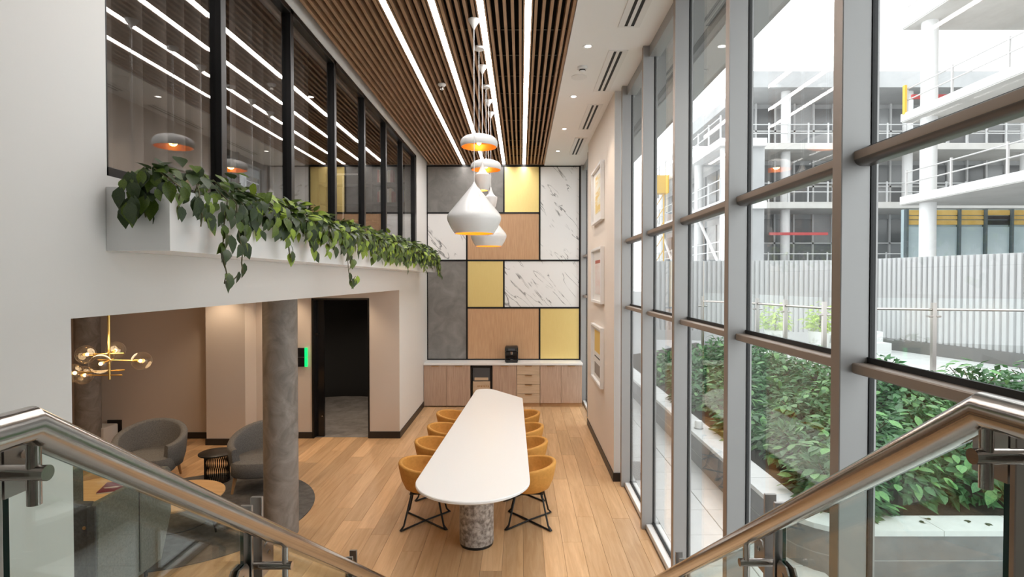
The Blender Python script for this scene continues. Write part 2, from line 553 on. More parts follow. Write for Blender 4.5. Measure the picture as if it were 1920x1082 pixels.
# ---- back wall with panelled feature
wb = struct('wall_back', (0, 11.52, 0), 'feature wall of grey, gold, marble and timber panels in black frames')
tag(wb, cat='wall')
m = MB(); m.box(XL - 0.22, 1.45, 11.54, 11.75, 0, 5.3); m.build('wall_core', 'wall_white', wb)
CX = [-1.947, -1.123, -0.356, 0.385, 1.217]
CZ = [4.892, 3.925, 2.944, 1.964, 0.885]
panels = [(0, 2, 0, 1, 'concrete_panel', 'wide dark grey concrete panel at the top'), (2, 3, 0, 1, 'gold', 'gold panel at the top under the lights'),
          (3, 4, 0, 2, 'marble', 'tall white marble panel'), (0, 1, 1, 2, 'marble', 'square white marble panel above the grey one'),
          (1, 3, 1, 2, 'veneer', 'timber panel behind the pendant lamps'), (0, 1, 2, 4, 'concrete_panel', 'tall grey concrete panel'),
          (1, 2, 2, 3, 'gold', 'gold panel in the middle'), (2, 4, 2, 3, 'marble', 'wide white marble panel'),
          (1, 3, 3, 4, 'veneer', 'timber panel behind the coffee machine'), (3, 4, 3, 4, 'gold', 'gold panel above the counter')]
for a, b, c, d, mt, lb in panels:
    g = 0.016
    m = MB(); m.box(CX[a] + g, CX[b] - g, 11.497, 11.535, CZ[d] + g, CZ[c] - g)
    o = m.build('panel', mt, wb, bevel=0.002, bseg=1); o['label'] = lb
m = MB(); m.box(CX[0], CX[4], 11.512, 11.54, CZ[4], CZ[0]); m.build('panel_backing', 'black_matt', wb)
def fr(x0, x1, z0, z1):
    m = MB(); m.box(x0, x1, 11.488, 11.512, z0, z1); m.build('frame', 'black_metal', wb)
t = 0.017
fr(CX[0] - .01, CX[4] + .01, CZ[0] - t, CZ[0] + t); fr(CX[0] - .01, CX[4] + .01, CZ[4] - t, CZ[4] + t)
fr(CX[0] - t, CX[0] + t, CZ[4], CZ[0]); fr(CX[4] - t, CX[4] + t, CZ[4], CZ[0])
fr(CX[0], CX[3], CZ[1] - t, CZ[1] + t); fr(CX[0], CX[4], CZ[2] - t, CZ[2] + t); fr(CX[1], CX[4], CZ[3] - t, CZ[3] + t)
fr(CX[2] - t, CX[2] + t, CZ[1], CZ[0]); fr(CX[3] - t, CX[3] + t, CZ[2], CZ[0]); fr(CX[1] - t, CX[1] + t, CZ[4], CZ[1])
fr(CX[2] - t, CX[2] + t, CZ[3], CZ[2]); fr(CX[3] - t, CX[3] + t, CZ[4], CZ[3])

# ---- right pier wall with the pictures
m = MB()
m.box(1.17, 1.325, 6.965, 9.70, 0, 5.0)
o = m.build('wall_right', ['wall_beige', 'wall_cool']); tag(o, 'beige pier wall carrying three framed pictures', 'wall', None, 'structure')
o.data.polygons[2].material_index = 1
m = MB(); m.box(1.158, 1.33, 6.953, 9.712, 0, 0.11)
tag(m.build('baseboard_right', 'skirting_black', bevel=0.002, bseg=1), 'black skirting along the beige pier wall', 'skirting', None, 'structure')
m = MB(); m.box(XL, XL + 0.012, 8.87, 11.06, 0, 0.11); m.box(-2.44, XL + 0.012, 8.858, 8.872, 0, 0.11)
tag(m.build('baseboard_left', 'skirting_black', bevel=0.002, bseg=1), 'black skirting round the white pier beside the dark doorway', 'skirting', None, 'structure')

# ---- ceiling: dark void with timber slats, white strip on the right
cl = struct('ceiling', (0, 5, CEIL), 'ceiling of timber slats with a white plaster strip')
tag(cl, cat='ceiling')
m = MB(); m.box(-2.17, 1.6, -4.4, 11.75, 5.3, 5.4); m.build('slab', 'void_black', cl)
m = MB(); m.box(0.478, 1.40, -4.3, 11.6, CEIL - 0.02, 5.3); m.build('plaster_strip', 'ceiling_white', cl)
LX = [-1.18, -0.766, -0.352, 0.062]
SY0, SY1 = 2.0, 11.47
sl = []
sx = [LX[0] - 0.069 * k for k in range(1, 11)]
for a in LX[:-1]: sx += [a + 0.069 * k for k in range(1, 6)]
sx += [LX[3] + 0.069 * k for k in range(1, 6)] + [0.461]
mb = MB(); mb.box(-0.0135, 0.0135, SY0, SY1, 0, 0.085)
s0 = mb.build('slat', 'slat_wood', origin=(0, 0, 0)); smesh = s0.data
bpy.data.objects.remove(s0)
for a in sx:
    inst(smesh, 'slat', cl, (a, 0, CEIL))
for k in range(15):
    mb = MB(); yy = 2.4 + k * 0.62
    mb.box(-1.92, 0.47, yy - 0.012, yy + 0.012, CEIL + 0.086, CEIL + 0.10)
    mb.build('cross_batten', 'black_metal', cl)
m = MB(); m.box(-1.93, 0.478, SY1, SY1 + 0.025, CEIL - 0.0, 5.3); m.build('end_trim', 'slat_wood', cl)
m = MB(); m.box(-1.95, 0.478, -4.2, SY0, CEIL, 5.3); m.build('plaster_strip', 'ceiling_white', cl)

# ---- curtain wall on the right
w1 = struct('window_1', (XG, 4.5, 0), 'tall grey aluminium curtain wall facing the garden')
tag(w1, cat='window')
MUL = [2.135 + 1.16 * k for k in range(-1, 9)]
T = 0.065
for yy in MUL:
    if 7.2 < yy < 9.3: continue
    m = MB(); m.box(1.23, 1.342, yy, yy + T, 0, 4.90); mu = m.build('mullion', ['alu_grey', 'alu_bronze_and_reflection'], w1, bevel=0.003, bseg=1); mu.data.polygons[5].material_index = 1  # room-side face browned: warm floor reflection put into its colour
    m = MB(); m.box(1.342, 1.362, yy - 0.004, yy + T + 0.004, 0.0, 4.90); m.build('gasket', 'gasket', w1)
    m = MB(); m.box(1.362, 1.374, yy + 0.004, yy + T - 0.004, 0, 5.0); m.build('outer_cap', 'alu_grey', w1)
ys = MUL
def rail_profile(x_in, zb, zt):
    # rounded nose towards the room
    h = (zt - zb)
    pts = [(1.342, zb), (1.342, zt), (x_in + 0.004, zt), (x_in, zt - 0.004)]
    if zt < 2.5:
        return pts[:2] + [(x_in + 0.004, zt), (x_in, zt - 0.004), (x_in, zb + 0.006), (x_in + 0.006, zb)]
    n = 8
    for k in range(n + 1):
        a = math.pi + math.pi / 2 * k / n
        pts.append((x_in + 0.03 + 0.03 * math.cos(a), zb + h * 0.5 + h * 0.5 * math.sin(a)))
    return pts
for i in range(len(ys) - 1):
    ya, yb = ys[i] + T, ys[i + 1]
    hid = 6.9 < ya < 9.2 and yb < 9.6
    if not hid:
        for zb, zt in ((2.985, 3.042), (2.188, 2.228)):
            prof = rail_profile(1.277, zb, zt)
            m = MB(); m.rings([[(x_, ya, z_) for x_, z_ in prof], [(x_, yb, z_) for x_, z_ in prof]])
            to = m.build('transom', 'alu_bronze_and_reflection' if zt < 2.5 else ['transom_dark', 'alu_bronze_and_reflection'], w1, smooth=True)
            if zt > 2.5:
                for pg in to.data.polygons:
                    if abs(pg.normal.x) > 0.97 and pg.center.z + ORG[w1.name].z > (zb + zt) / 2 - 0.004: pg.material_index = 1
            m = MB(); m.box(1.334, 1.345, ya, yb, zt, zt + 0.022); m.build('glazing_bead', 'gasket', w1)
    for z0, z1 in ((0.06, 2.19), (2.226, 2.99), (3.04, 4.80)):
        m = MB(); m.box(1.346, 1.356, ya, yb, z0, z1); m.build('pane', 'window_glass', w1)
    m = MB(); m.box(1.29, 1.40, ya, yb, 4.79, 4.90); m.build('head_frame', 'alu_grey', w1, bevel=0.002, bseg=1)
    m = MB(); m.box(1.275, 1.42, ya, yb, 0.0, 0.055); m.build('sill', 'sill_white', w1, bevel=0.003, bseg=1)
    m = MB(); m.box(1.335, 1.366, ya, yb, 0.055, 0.07); m.build('glazing_bead', 'gasket', w1)

# ---- office glazing on the left, above the planter
w2 = struct('window_2', (XL, 6.5, 3.04), 'black framed office glazing above the planter')
tag(w2, cat='window')
OM = [2.63] + [3.67 + 1.1 * k for k in range(7)]
for k, yy in enumerate(OM):
    h = 0.008 if k == 0 else 0.032
    m = MB(); m.box(XL - 0.085, XL - 0.004, yy - h, yy + h, 3.04, 4.86); m.build('mullion', 'black_metal', w2, bevel=0.003, bseg=1)
m = MB(); m.box(XL - 0.085, XL - 0.004, 2.62, 10.38, 4.81, 4.86); m.build('head_frame', 'black_metal', w2, bevel=0.003, bseg=1)
m = MB(); m.box(XL - 0.085, XL - 0.004, 2.62, 10.38, 3.04, 3.085); m.build('sill_frame', 'black_metal', w2, bevel=0.003, bseg=1)
m = MB(); m.box(XL - 0.085, XL - 0.004, 10.30, 10.38, 3.04, 4.86); m.build('mullion', 'black_metal', w2)
for a, b in zip(OM, OM[1:]):
    m = MB(); m.box(XL - 0.05, XL - 0.042, a + 0.02, b - 0.02, 3.085, 4.81); m.build('pane', 'office_glass', w2)

# ---- the office behind the glazing
sbox('wall_office', [(-6.4, -6.2, 1.6, 13.2, 2.8, 5.6), (-6.4, -2.17, 13.0, 13.2, 2.8, 5.6), (-6.4, -2.17, 1.6, 1.8, 2.8, 5.6), (-2.17, -2.02, 11.75, 13.2, 2.8, 5.6)], 'office_wall', 'dark grey walls of the office behind the glazing', 'wall')
sbox('floor_office', [(-7.7, -2.17, 1.6, 13.2, 2.62, 2.8)], 'office_shelf', 'dark floor slab of the upper office', 'floor')
sbox('ceiling_office', [(-6.4, -2.17, 1.6, 13.2, 5.5, 5.6)], 'office_wall', 'dark ceiling of the upper office', 'ceiling')

# ---- lounge shell
sbox('ceiling_lounge', [(-7.7, -2.17, 1.4, 8.95, 2.56, 2.62)], 'ceiling_white', 'low white ceiling of the lounge', 'ceiling')
sbox('wall_lounge', [
    (-7.9, -7.6, 1.2, 9.1, 0, 2.6), (-7.7, -2.17, 1.2, 1.4, 0, 2.6),
    (-7.7, -4.84, 8.86, 9.10, 0, 2.6), (-4.84, -4.24, 8.50, 9.10, 0, 2.6), (-4.24, -3.98, 8.86, 9.10, 0, 2.6),
    (-3.98, -3.345, 8.87, 9.10, 0, 2.6), (-3.345, -2.43, 8.87, 9.10, 2.245, 2.6), (-2.43, XL - 0.001, 8.87, 9.12, 0, 2.6)],
    'wall_lounge', 'warm beige plaster walls of the lounge', 'wall')
m = MB(); m.box(-7.6, -4.84, 8.845, 8.862, 0, 0.10); m.box(-4.853, -4.227, 8.485, 8.502, 0, 0.10); m.box(-4.228, -4.24, 8.5, 8.86, 0, .1); m.box(-4.84, -4.853, 8.5, 8.86, 0, .1)
m.box(-4.24, -3.345, 8.855, 8.872, 0, 0.10)
m.box(-6.62, -6.40, 8.835, 8.862, 0.0, 0.30)
tag(m.build('baseboard_lounge', 'skirting_black'), 'black skirting along the beige lounge walls', 'skirting', None, 'structure')
# dark room beyond the doorway
m = MB()
arc = [(-2.2 - 1.5 + 1.5 * math.cos(a), 10.6 + 1.5 * math.sin(a)) for a in [R(q) for q in range(0, 181, 12)]]
arc = [(-1.96 - 0.15, 9.12)] + [(x_ * 1.0 + -0.0, y_) for x_, y_ in arc] + [(-5.2, 9.12)]
rin = [[(x_, y_, 0.0), (x_, y_, 2.6)] for x_, y_ in arc]
m.rings(rin, caps=False, wrap=False)
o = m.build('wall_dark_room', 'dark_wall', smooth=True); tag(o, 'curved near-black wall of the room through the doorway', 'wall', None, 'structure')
sk = MB(); sk.rings([[(x_ * 0.995 - 0.012, y_ - 0.02, 0.0), (x_ * 0.995 - 0.012, y_ - 0.02, 0.11)] for x_, y_ in arc], caps=False, wrap=False)
tag(sk.build('baseboard_dark_room', 'black_matt', smooth=True), 'black curved skirting in the dark room', 'skirting', None, 'structure')
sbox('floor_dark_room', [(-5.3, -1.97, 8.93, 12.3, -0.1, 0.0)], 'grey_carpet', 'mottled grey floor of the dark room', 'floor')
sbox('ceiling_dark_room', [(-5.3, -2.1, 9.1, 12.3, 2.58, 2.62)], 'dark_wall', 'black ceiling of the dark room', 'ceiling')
d1 = struct('door_1', (-2.9, 8.88, 0), 'black door frame with dark sliding leaf partly open'); tag(d1, cat='door')
m = MB(); m.box(-3.35, -3.32, 8.855, 9.11, 0, 2.25); m.box(-2.455, -2.43, 8.865, 9.11, 0, 2.25); m.box(-3.35, -2.43, 8.855, 9.11, 2.22, 2.25); m.build('frame', 'black_metal', d1)
m = MB(); m.box(-3.32, -3.19, 8.96, 9.0, 0.005, 2.22); m.build('door_leaf', 'black_gloss', d1)
m = MB(); m.box(-3.345, -3.27, 8.90, 8.93, 1.66, 1.685); m.build('track_stop', 'black_metal', d1)
m = MB(); m.lathe([(0.012, 0), (0.012, 0.02)], 10, (-3.22, 8.94, 0.33)); m.build('lock', 'steel', d1)
m = MB(); m.box(-2.95, -2.1, 11.55, 11.75, 0.96, 1.0)
tag(m.build('wall_ledge', 'black_matt'), 'thin black ledge on the curved dark wall', 'shelf')

# ---- stair and landing under the camera
st = struct('staircase', (0, 1.5, 0), 'stone stair descending from the landing to the oak floor'); tag(st, cat='stairs')
for k in range(7):
    m = MB(); z = 1.36 - 0.17 * (k + 1); y0 = 0.82 + 0.255 * k
    m.box(-1.0, 0.95, y0, y0 + 0.275, z - 0.17, z); m.build('step', 'stair_stone', st, bevel=0.004, bseg=1)
m = MB(); m.box(XL, 1.22, -4.2, 0.82, 1.16, 1.36); tag(m.build('floor_landing', 'stair_stone'), 'stone stair landing', 'floor', None, 'structure')

# ---- outside ground
sbox('ground', [(1.42, 60, -6, 120, -0.3, -0.03)], 'grout', 'pale paved ground outside the window', 'ground')
pv = struct('path', (1.9, 6, 0), 'pale stone tile path between window and planting bed'); tag(pv, cat='path')
mb = MB(); mb.rbox(-0.296, 0.296, -0.296, 0.296, -0.04, 0.0, 0.004)
tm = mb.build('tile', 'path_tile', origin=(0, 0, 0)); tmesh = tm.data; bpy.data.objects.remove(tm)
for i in range(2):
    for j in range(22):
        inst(tmesh, 'tile', pv, (1.75 + 0.6 * i, 1.0 + 0.6 * j, 0.0))
for i in range(5):
    for j in range(7):
        inst(tmesh, 'tile', pv, (2.95 + 0.6 * i, 0.4 + 0.6 * j, 0.0))
m = MB(); m.box(1.46, 1.66, 7.0, 7.7, 0.0, 0.012)
for k in range(10): m.box(1.47 + 0.019 * k, 1.478 + 0.019 * k, 7.02, 7.68, 0.012, 0.02)
tag(m.build('drain_grate', 'alu_grey'), 'grey metal drain grate in the path beside the glass', 'drain')

# ---- retaining wall with coping, rounded corner
def offset_path(d):
    pts = []
    pts.append((2.40 + d, 15.5))
    for yy in (13, 11, 9, 7.5, 6.3, 5.4): pts.append((2.40 + d, yy))
    r = 0.55 - d if d < 0.5 else 0.05
    cxx, cyy = 2.40 + 0.55, 4.66 + 0.55
    for q in range(0, 91, 15):
        a = R(180 + q)
        pts.append((cxx + r * math.cos(a), cyy + r * math.sin(a)))
    for xx in (3.6, 4.6, 6.0, 8.0): pts.append((xx, 4.66 + d))
    return pts
rw = struct('wall_planting_bed', (2.6, 6, 0), 'curved grey rendered retaining wall with pale stone coping'); tag(rw, cat='wall')
oo, ii = offset_path(0.015), offset_path(0.28)
m = MB(); m.rings([[(a[0], a[1], -0.03), (a[0], a[1], 0.375), (b[0], b[1], 0.375), (b[0], b[1], -0.03)] for a, b in zip(oo, ii)])
m.build('wall_core', 'wall_cement', rw, smooth=True)
o2 = offset_path(0.0)
m = MB(); m.rings([[(a[0], a[1], 0.155), (a[0], a[1], 0.165), (b[0], b[1], 0.165), (b[0], b[1], 0.155)] for a, b in zip(offset_path(0.011), ii)]); m.build('joint', 'grout', rw)
i2 = offset_path(0.31)
# coping stones, one by one
def cut(path, n):
    d = [0]
    for a, b in zip(path, path[1:]): d.append(d[-1] + math.dist(a, b))
    res = []
    for k in range(n + 1):
        t_ = d[-1] * k / n
        for q in range(len(d) - 1):
            if d[q + 1] >= t_ - 1e-9:
                u = (t_ - d[q]) / (d[q + 1] - d[q]); break
        a, b = path[q], path[q + 1]
        res.append((q + u, (a[0] + (b[0] - a[0]) * u, a[1] + (b[1] - a[1]) * u)))
    return res
def ev(path, tt):
    q = min(int(tt), len(path) - 2); u = tt - q
    a, b = path[q], path[q + 1]
    return (a[0] + (b[0] - a[0]) * u, a[1] + (b[1] - a[1]) * u)
cp = [c_[0] for c_ in cut(o2, 22)]
for a, b in zip(cp, cp[1:]):
    tt = [a] + [q for q in range(int(a) + 1, int(b) + 1) if a < q < b] + [b]
    tt[0] += 0.004; tt[-1] -= 0.004
    m = MB(); rr = []
    for q in tt:
        A, B = ev(o2, q), ev(i2, q)
        rr.append([(A[0], A[1], 0.375), (A[0], A[1], 0.42), (B[0], B[1], 0.42), (B[0], B[1], 0.375)])
    m.rings(rr); m.build('coping_stone', 'coping', rw)

def bed_z(x_, y_):
    u = min(1, max(0, (x_ - 2.7) / 2.6))
    v = min(1, max(0, (y_ - 4.92) / 2.6))
    return 0.36 + 0.48 * min(u, v)
# soil surface
m = MB()
nx, ny = 12, 20
vs = []; fs = []
for i in range(nx + 1):
    for j in range(ny + 1):
        xx = 2.69 + (8.0 - 2.69) * i / nx; yy = 4.92 + (15.5 - 4.92) * j / ny
        if xx > 5.3 and yy > 9.0: zz = 0.6
        else: zz = bed_z(xx, yy)
        vs.append((xx, yy, zz + random.uniform(-.02, .02)))
for i in range(nx):
    for j in range(ny):
        a = i * (ny + 1) + j
        fs.append((a, a + ny + 1, a + ny + 2, a + 1))
m.add(vs, fs)
tag(m.build('ground_bed', 'soil', smooth=True), 'dark soil of the sloping planting bed', 'ground', None, 'structure')

# ---- terrace
TZ = 0.90
tr = struct('terrace', (7, 12, TZ), 'pale paved upper terrace behind the planting bed'); tag(tr, cat='terrace')
m = MB(); m.box(5.25, 9.0, 9.1, 16, 0.3, TZ - 0.03); m.box(9.0, 14, 6.0, 16, 0.3, TZ - 0.03); m.build('slab', 'wall_cement', tr)
mb = MB(); mb.rbox(-0.396, 0.396, -0.396, 0.396, -0.03, 0.0, 0.004)
tm = mb.build('tile', 'terrace_tile', origin=(0, 0, 0)); tmesh2 = tm.data; bpy.data.objects.remove(tm)
for i in range(7):
    for j in range(8):
        inst(tmesh2, 'tile', tr, (5.66 + 0.8 * i, 9.51 + 0.8 * j, TZ))
# exterior canopy above the glazing
sbox('roof_canopy', [(1.42, 1.92, -6, 14, 4.98, 5.25)], 'soffit_dark', 'dark grey soffit of the canopy over the path', 'canopy')
sbox('roof_canopy_edge', [(1.92, 2.32, -6, 14, 4.95, 5.4)], 'soffit_light', 'lighter edge beam of the canopy over the path', 'canopy')
m = MB(); m.box(1.80, 1.86, -6, 14, 4.972, 4.98); tag(m.build('trim_1', 'gasket'), 'dark shadow slot in the canopy soffit', 'trim', None, 'structure')

# ================================================================== THINGS
# ---- linear lights between the slats
names = ['first linear ceiling light, nearest the office glazing', 'second linear ceiling light counted from the office glazing', 'third linear ceiling light counted from the office glazing', 'fourth linear ceiling light, nearest the white plaster strip']
for a, lb in zip(LX, names):
    t_ = thing('linear_light', (a, 5, CEIL), lb, 'ceiling light', 'linear lights between the slats')
    m = MB(); m.box(a - 0.042, a - 0.028, SY0, SY1, CEIL, CEIL + 0.07); m.box(a + 0.028, a + 0.042, SY0, SY1, CEIL, CEIL + 0.07); m.box(a - 0.042, a + 0.042, SY0, SY1, CEIL + 0.055, CEIL + 0.07)
    m.build('housing', 'slat_wood', t_)
    m = MB(); m.box(a - 0.0275, a + 0.0275, SY0 + 0.01, SY1 - 0.01, CEIL + 0.003, CEIL + 0.02); m.build('diffuser', 'led', t_)

# ---- ceiling fittings on the plaster strip
ZC = CEIL - 0.02
pos = ['over the landing', 'beside the smoke detector', 'above the beige pier wall', 'second from the panelled wall', 'closest to the panelled wall']
for k, (yy, ps) in enumerate(zip([4.1, 5.63, 7.17, 8.70, 10.2], pos)):
    t_ = thing('downlight', (0.675, yy, ZC), 'small round recessed downlight in the white ceiling, ' + ps, 'downlight', 'downlights in the plaster strip')
    m = MB(); m.lathe([(0.031, -0.001), (0.050, -0.006), (0.052, 0.0)], 24, (0.675, yy, ZC), caps=False); m.build('bezel', 'plastic_white', t_, smooth=True)
    m = MB(); m.lathe([(0.032, -0.002), (0.032, 0.001)], 20, (0.675, yy, ZC)); m.build('lens', 'downlight_glow', t_)
    spotlight('beam', (0.675, yy, ZC - 0.02), 40, WARM, 95, 0.8, 0.04, t_)
for k, (y0, ps) in enumerate(zip([2.22, 3.98, 5.74, 7.5, 9.26], ['above the landing', 'nearest the stair', 'next to the smoke detector', 'over the framed pictures', 'nearest the panelled wall'])):
    t_ = thing('air_diffuser', (1.0, y0 + 0.6, ZC), 'white linear slot air diffuser in the ceiling, ' + ps, 'air vent', 'slot diffusers')
    y1 = y0 + 1.2
    m = MB(); m.box(0.90, 0.955, y0, y1, ZC - 0.008, ZC); m.box(1.045, 1.10, y0, y1, ZC - 0.008, ZC); m.box(0.985, 1.015, y0, y1, ZC - 0.006, ZC); m.box(0.90, 1.10, y0 - 0.02, y0, ZC - 0.008, ZC); m.box(0.90, 1.10, y1, y1 + 0.02, ZC - 0.008, ZC)
    m.build('frame', 'plastic_white', t_)
    for sx_ in (0.955, 1.015):
        m = MB(); m.box(sx_, sx_ + 0.03, y0, y1, ZC - 0.003, ZC); m.build('slot', 'gasket', t_)
t_ = thing('smoke_detector', (0.677, 6.17, ZC), 'white round smoke detector on the plaster ceiling', 'smoke detector')
m = MB(); m.lathe([(0.055, 0), (0.055, -0.025), (0.048, -0.032)], 24, (0.677, 6.17, ZC)); m.build('base', 'plastic_white', t_, smooth=True)
m = MB(); m.lathe([(0.034, -0.03), (0.034, -0.055), (0.022, -0.066)], 20, (0.677, 6.17, ZC)); m.build('sensor_head', 'plastic_white', t_, smooth=True)
m = MB(); m.lathe([(0.036, -0.036), (0.036, -0.046)], 20, (0.677, 6.17, ZC)); m.build('sensor_slot', 'black_matt', t_)
t_ = thing('ceiling_speaker', (0.673, 6.48, ZC), 'flat round pale grey ceiling speaker behind the smoke detector', 'speaker')
m = MB(); m.lathe([(0.085, 0), (0.085, -0.006), (0.078, -0.008)], 32, (0.673, 6.48, ZC)); m.build('grille', 'plastic_white', t_, smooth=True)
m = MB(); m.lathe([(0.092, 0), (0.092, -0.004)], 32, (0.673, 6.48, ZC)); m.build('rim', 'plastic_white', t_)
t_ = thing('sprinkler', (-0.96, 6.77, CEIL), 'small white sprinkler hanging below the timber slats', 'sprinkler')
m = MB(); m.lathe([(0.05, 0.0), (0.05, -0.012), (0.03, -0.03)], 20, (-0.96, 6.77, CEIL + 0.0)); m.build('cover_plate', 'plastic_white', t_, smooth=True)
m = MB(); m.lathe([(0.014, -0.03), (0.014, -0.06), (0.022, -0.064), (0.022, -0.068)], 14, (-0.96, 6.77, CEIL)); m.build('nozzle', 'steel', t_, smooth=True)

# ---- pendants
def pendant(y, kind, z0, label, sc_):
    """z0 = height of the lamp's bottom rim"""
    x = -0.43
    t_ = thing('pendant_lamp', (x, y, z0), label, 'pendant lamp', 'white pendant lamps above the table')
    c = (x, y, z0)
    if kind == 'cone':       # broad cone over a tapering drum
        outp = [(0.178, 0.0), (0.215, 0.055), (0.243, 0.115), (0.248, 0.14), (0.245, 0.162), (0.232, 0.186), (0.16, 0.275), (0.08, 0.372), (0.028, 0.437), (0.012, 0.462), (0.008, 0.475)]
        inn, insm, top = [(0.172, 0.002), (0.208, 0.06), (0.236, 0.12), (0.236, 0.15), (0.15, 0.26), (0.05, 0.38)], 'gold_inside', 0.475
        body = 'lamp_white'
    elif kind == 'tall':     # small drum under a concave spire
        outp = [(0.060, 0.0), (0.078, 0.04), (0.092, 0.10), (0.098, 0.155), (0.097, 0.17), (0.070, 0.182), (0.042, 0.215), (0.026, 0.25), (0.014, 0.285), (0.008, 0.315)]
        inn, insm, top = [(0.056, 0.002), (0.073, 0.04), (0.087, 0.10), (0.092, 0.155), (0.03, 0.22)], 'gold_inside', 0.315
        body = 'lamp_matt'
    else:                    # shallow dome
        outp = [(0.178, 0.0), (0.188, 0.012), (0.191, 0.03), (0.189, 0.055), (0.178, 0.078), (0.155, 0.098), (0.11, 0.115), (0.05, 0.124), (0.014, 0.127), (0.012, 0.145)]
        inn, insm, top = [(0.178, 0.001), (0.183, 0.03), (0.176, 0.07), (0.15, 0.09), (0.10, 0.107), (0.02, 0.115)], 'copper_inside', 0.145
        body = 'lamp_matt'
    P = lambda pr: [(r * sc_, z * sc_) for r, z in pr]
    m = MB(); m.lathe(P(outp), 40, c, caps=False); m.build('shade', body, t_, smooth=True, ang=50)
    m = MB(); m.lathe(P(inn), 40, c, caps=False); m.build('shade_lining', insm, t_, smooth=True)
    zt = z0 + top * sc_
    m = MB(); m.tube([(x, y, zt - 0.01), (x, y, CEIL - 0.03)], 0.0035, 8); m.build('cord', 'lamp_matt', t_)
    m = MB()
    if kind == 'dome': m.lathe([(0.055, 0), (0.055, -0.022), (0.045, -0.028), (0.008, -0.034)], 24, (x, y, CEIL))
    else: m.lathe([(0.055, 0), (0.052, -0.012), (0.03, -0.045), (0.014, -0.075), (0.006, -0.09)], 24, (x, y, CEIL))
    m.build('ceiling_rose', 'lamp_matt', t_, smooth=True)
    bz = z0 + (0.035 if kind == 'dome' else 0.07) * sc_
    m = MB(); m.lathe([(0.006, 0.06), (0.016, 0.05), (0.024, 0.03), (0.026, 0.012), (0.018, -0.008), (0.004, -0.016)], 16, (x, y, bz)); m.build('bulb', 'bulb_glow', t_, smooth=True)
    m = MB(); m.lathe([(0.017, 0.05), (0.017, 0.085)], 14, (x, y, bz)); m.build('bulb_socket', 'brass', t_)
    pointlight('lamp_glow', (x, y, bz + 0.005), 2.2 if kind == 'dome' else 4.0, (1.0, 0.58, 0.24), 0.03, t_)
def zpx(y_px, Y): return 2.55 + (524 - y_px) * Y / FPX
pendant(5.10, 'cone', zpx(438.5, 5.1), 'large glossy white cone pendant lamp with gold lining, nearest the stair', 1.0)
pendant(5.70, 'dome', zpx(277, 5.7), 'white dome pendant lamp with copper lining, the nearer and higher of two', 1.0)
pendant(6.20, 'tall', zpx(358, 6.2), 'small white spire-topped pendant lamp under the farther dome', 1.0)
pendant(6.83, 'dome', zpx(319.5, 6.83), 'white dome pendant lamp with copper lining, the farther and lower of two', 0.985)
pendant(7.37, 'cone', zpx(462, 7.37), 'white cone pendant lamp half hidden behind the largest cone', 0.96)
pendant(7.90, 'tall', zpx(391, 7.9), 'small white spire-topped pendant lamp farthest from the stair', 0.95)

# ---- conference table
tb = thing('conference_table', (-0.43, 6.8, 0), 'long tapered white conference table with rounded end on stone pedestals', 'table')
pts = []
cx_, cy_, rx = -0.432, 4.97, 0.512
for q in range(0, 181, 6):
    a = R(180 + q)
    pts.append((cx_ + rx * math.cos(a), cy_ + 0.50 * math.sin(a)))
def rnd_corner(p, a, b, r, n=6):
    p, a, b = Vector(p), Vector(a), Vector(b)
    A = p + (a - p).normalized() * r; B = p + (b - p).normalized() * r
    return [tuple(A * (1 - t_) ** 2 + p * 2 * t_ * (1 - t_) + B * t_ ** 2) for t_ in [k / n for k in range(n + 1)]]
far_r, far_m, far_l = (0.023, 8.42), (-0.50, 9.15), (-0.735, 9.10)
pts += rnd_corner(far_r, pts[-1], far_m, 0.03) + rnd_corner(far_m, far_r, far_l, 0.12) + rnd_corner(far_l, far_m, pts[0], 0.10)
def inset(pts, d):
    c = Vector((-0.43, 6.9))
    out = []
    n = len(pts)
    for i in range(n):
        a, p, b = Vector(pts[i - 1]), Vector(pts[i]), Vector(pts[(i + 1) % n])
        t1 = (p - a); t2 = (b - p)
        tt = (t1.normalized() if t1.length > 1e-6 else Vector((0, 0))) + (t2.normalized() if t2.length > 1e-6 else Vector((0, 0)))
        nrm = Vector((-tt.y, tt.x)).normalized()
        out.append(tuple(p + nrm * d))
    return out
zt = 0.745
r0 = [(x_, y_, zt) for x_, y_ in inset(pts, 0.006)]; r1 = [(x_, y_, zt - 0.006) for x_, y_ in pts]; r2 = [(x_, y_, zt - 0.022) for x_, y_ in pts]; r3 = [(x_, y_, zt - 0.042) for x_, y_ in inset(pts, 0.035)]
m = MB(); m.rings([r3, r2, r1, r0]); m.build('table_top', 'table_white', tb, smooth=True, ang=25)
for yy in (5.33, 8.0):
    m = MB(); m.lathe([(0.165, 0.028), (0.165, 0.703)], 48, (-0.43, yy, 0)); m.build('pedestal', 'terrazzo', tb, smooth=True)
    m = MB(); m.lathe([(0.158, 0.0), (0.158, 0.028)], 48, (-0.43, yy, 0)); m.build('pedestal_foot', 'black_metal', tb, smooth=True)

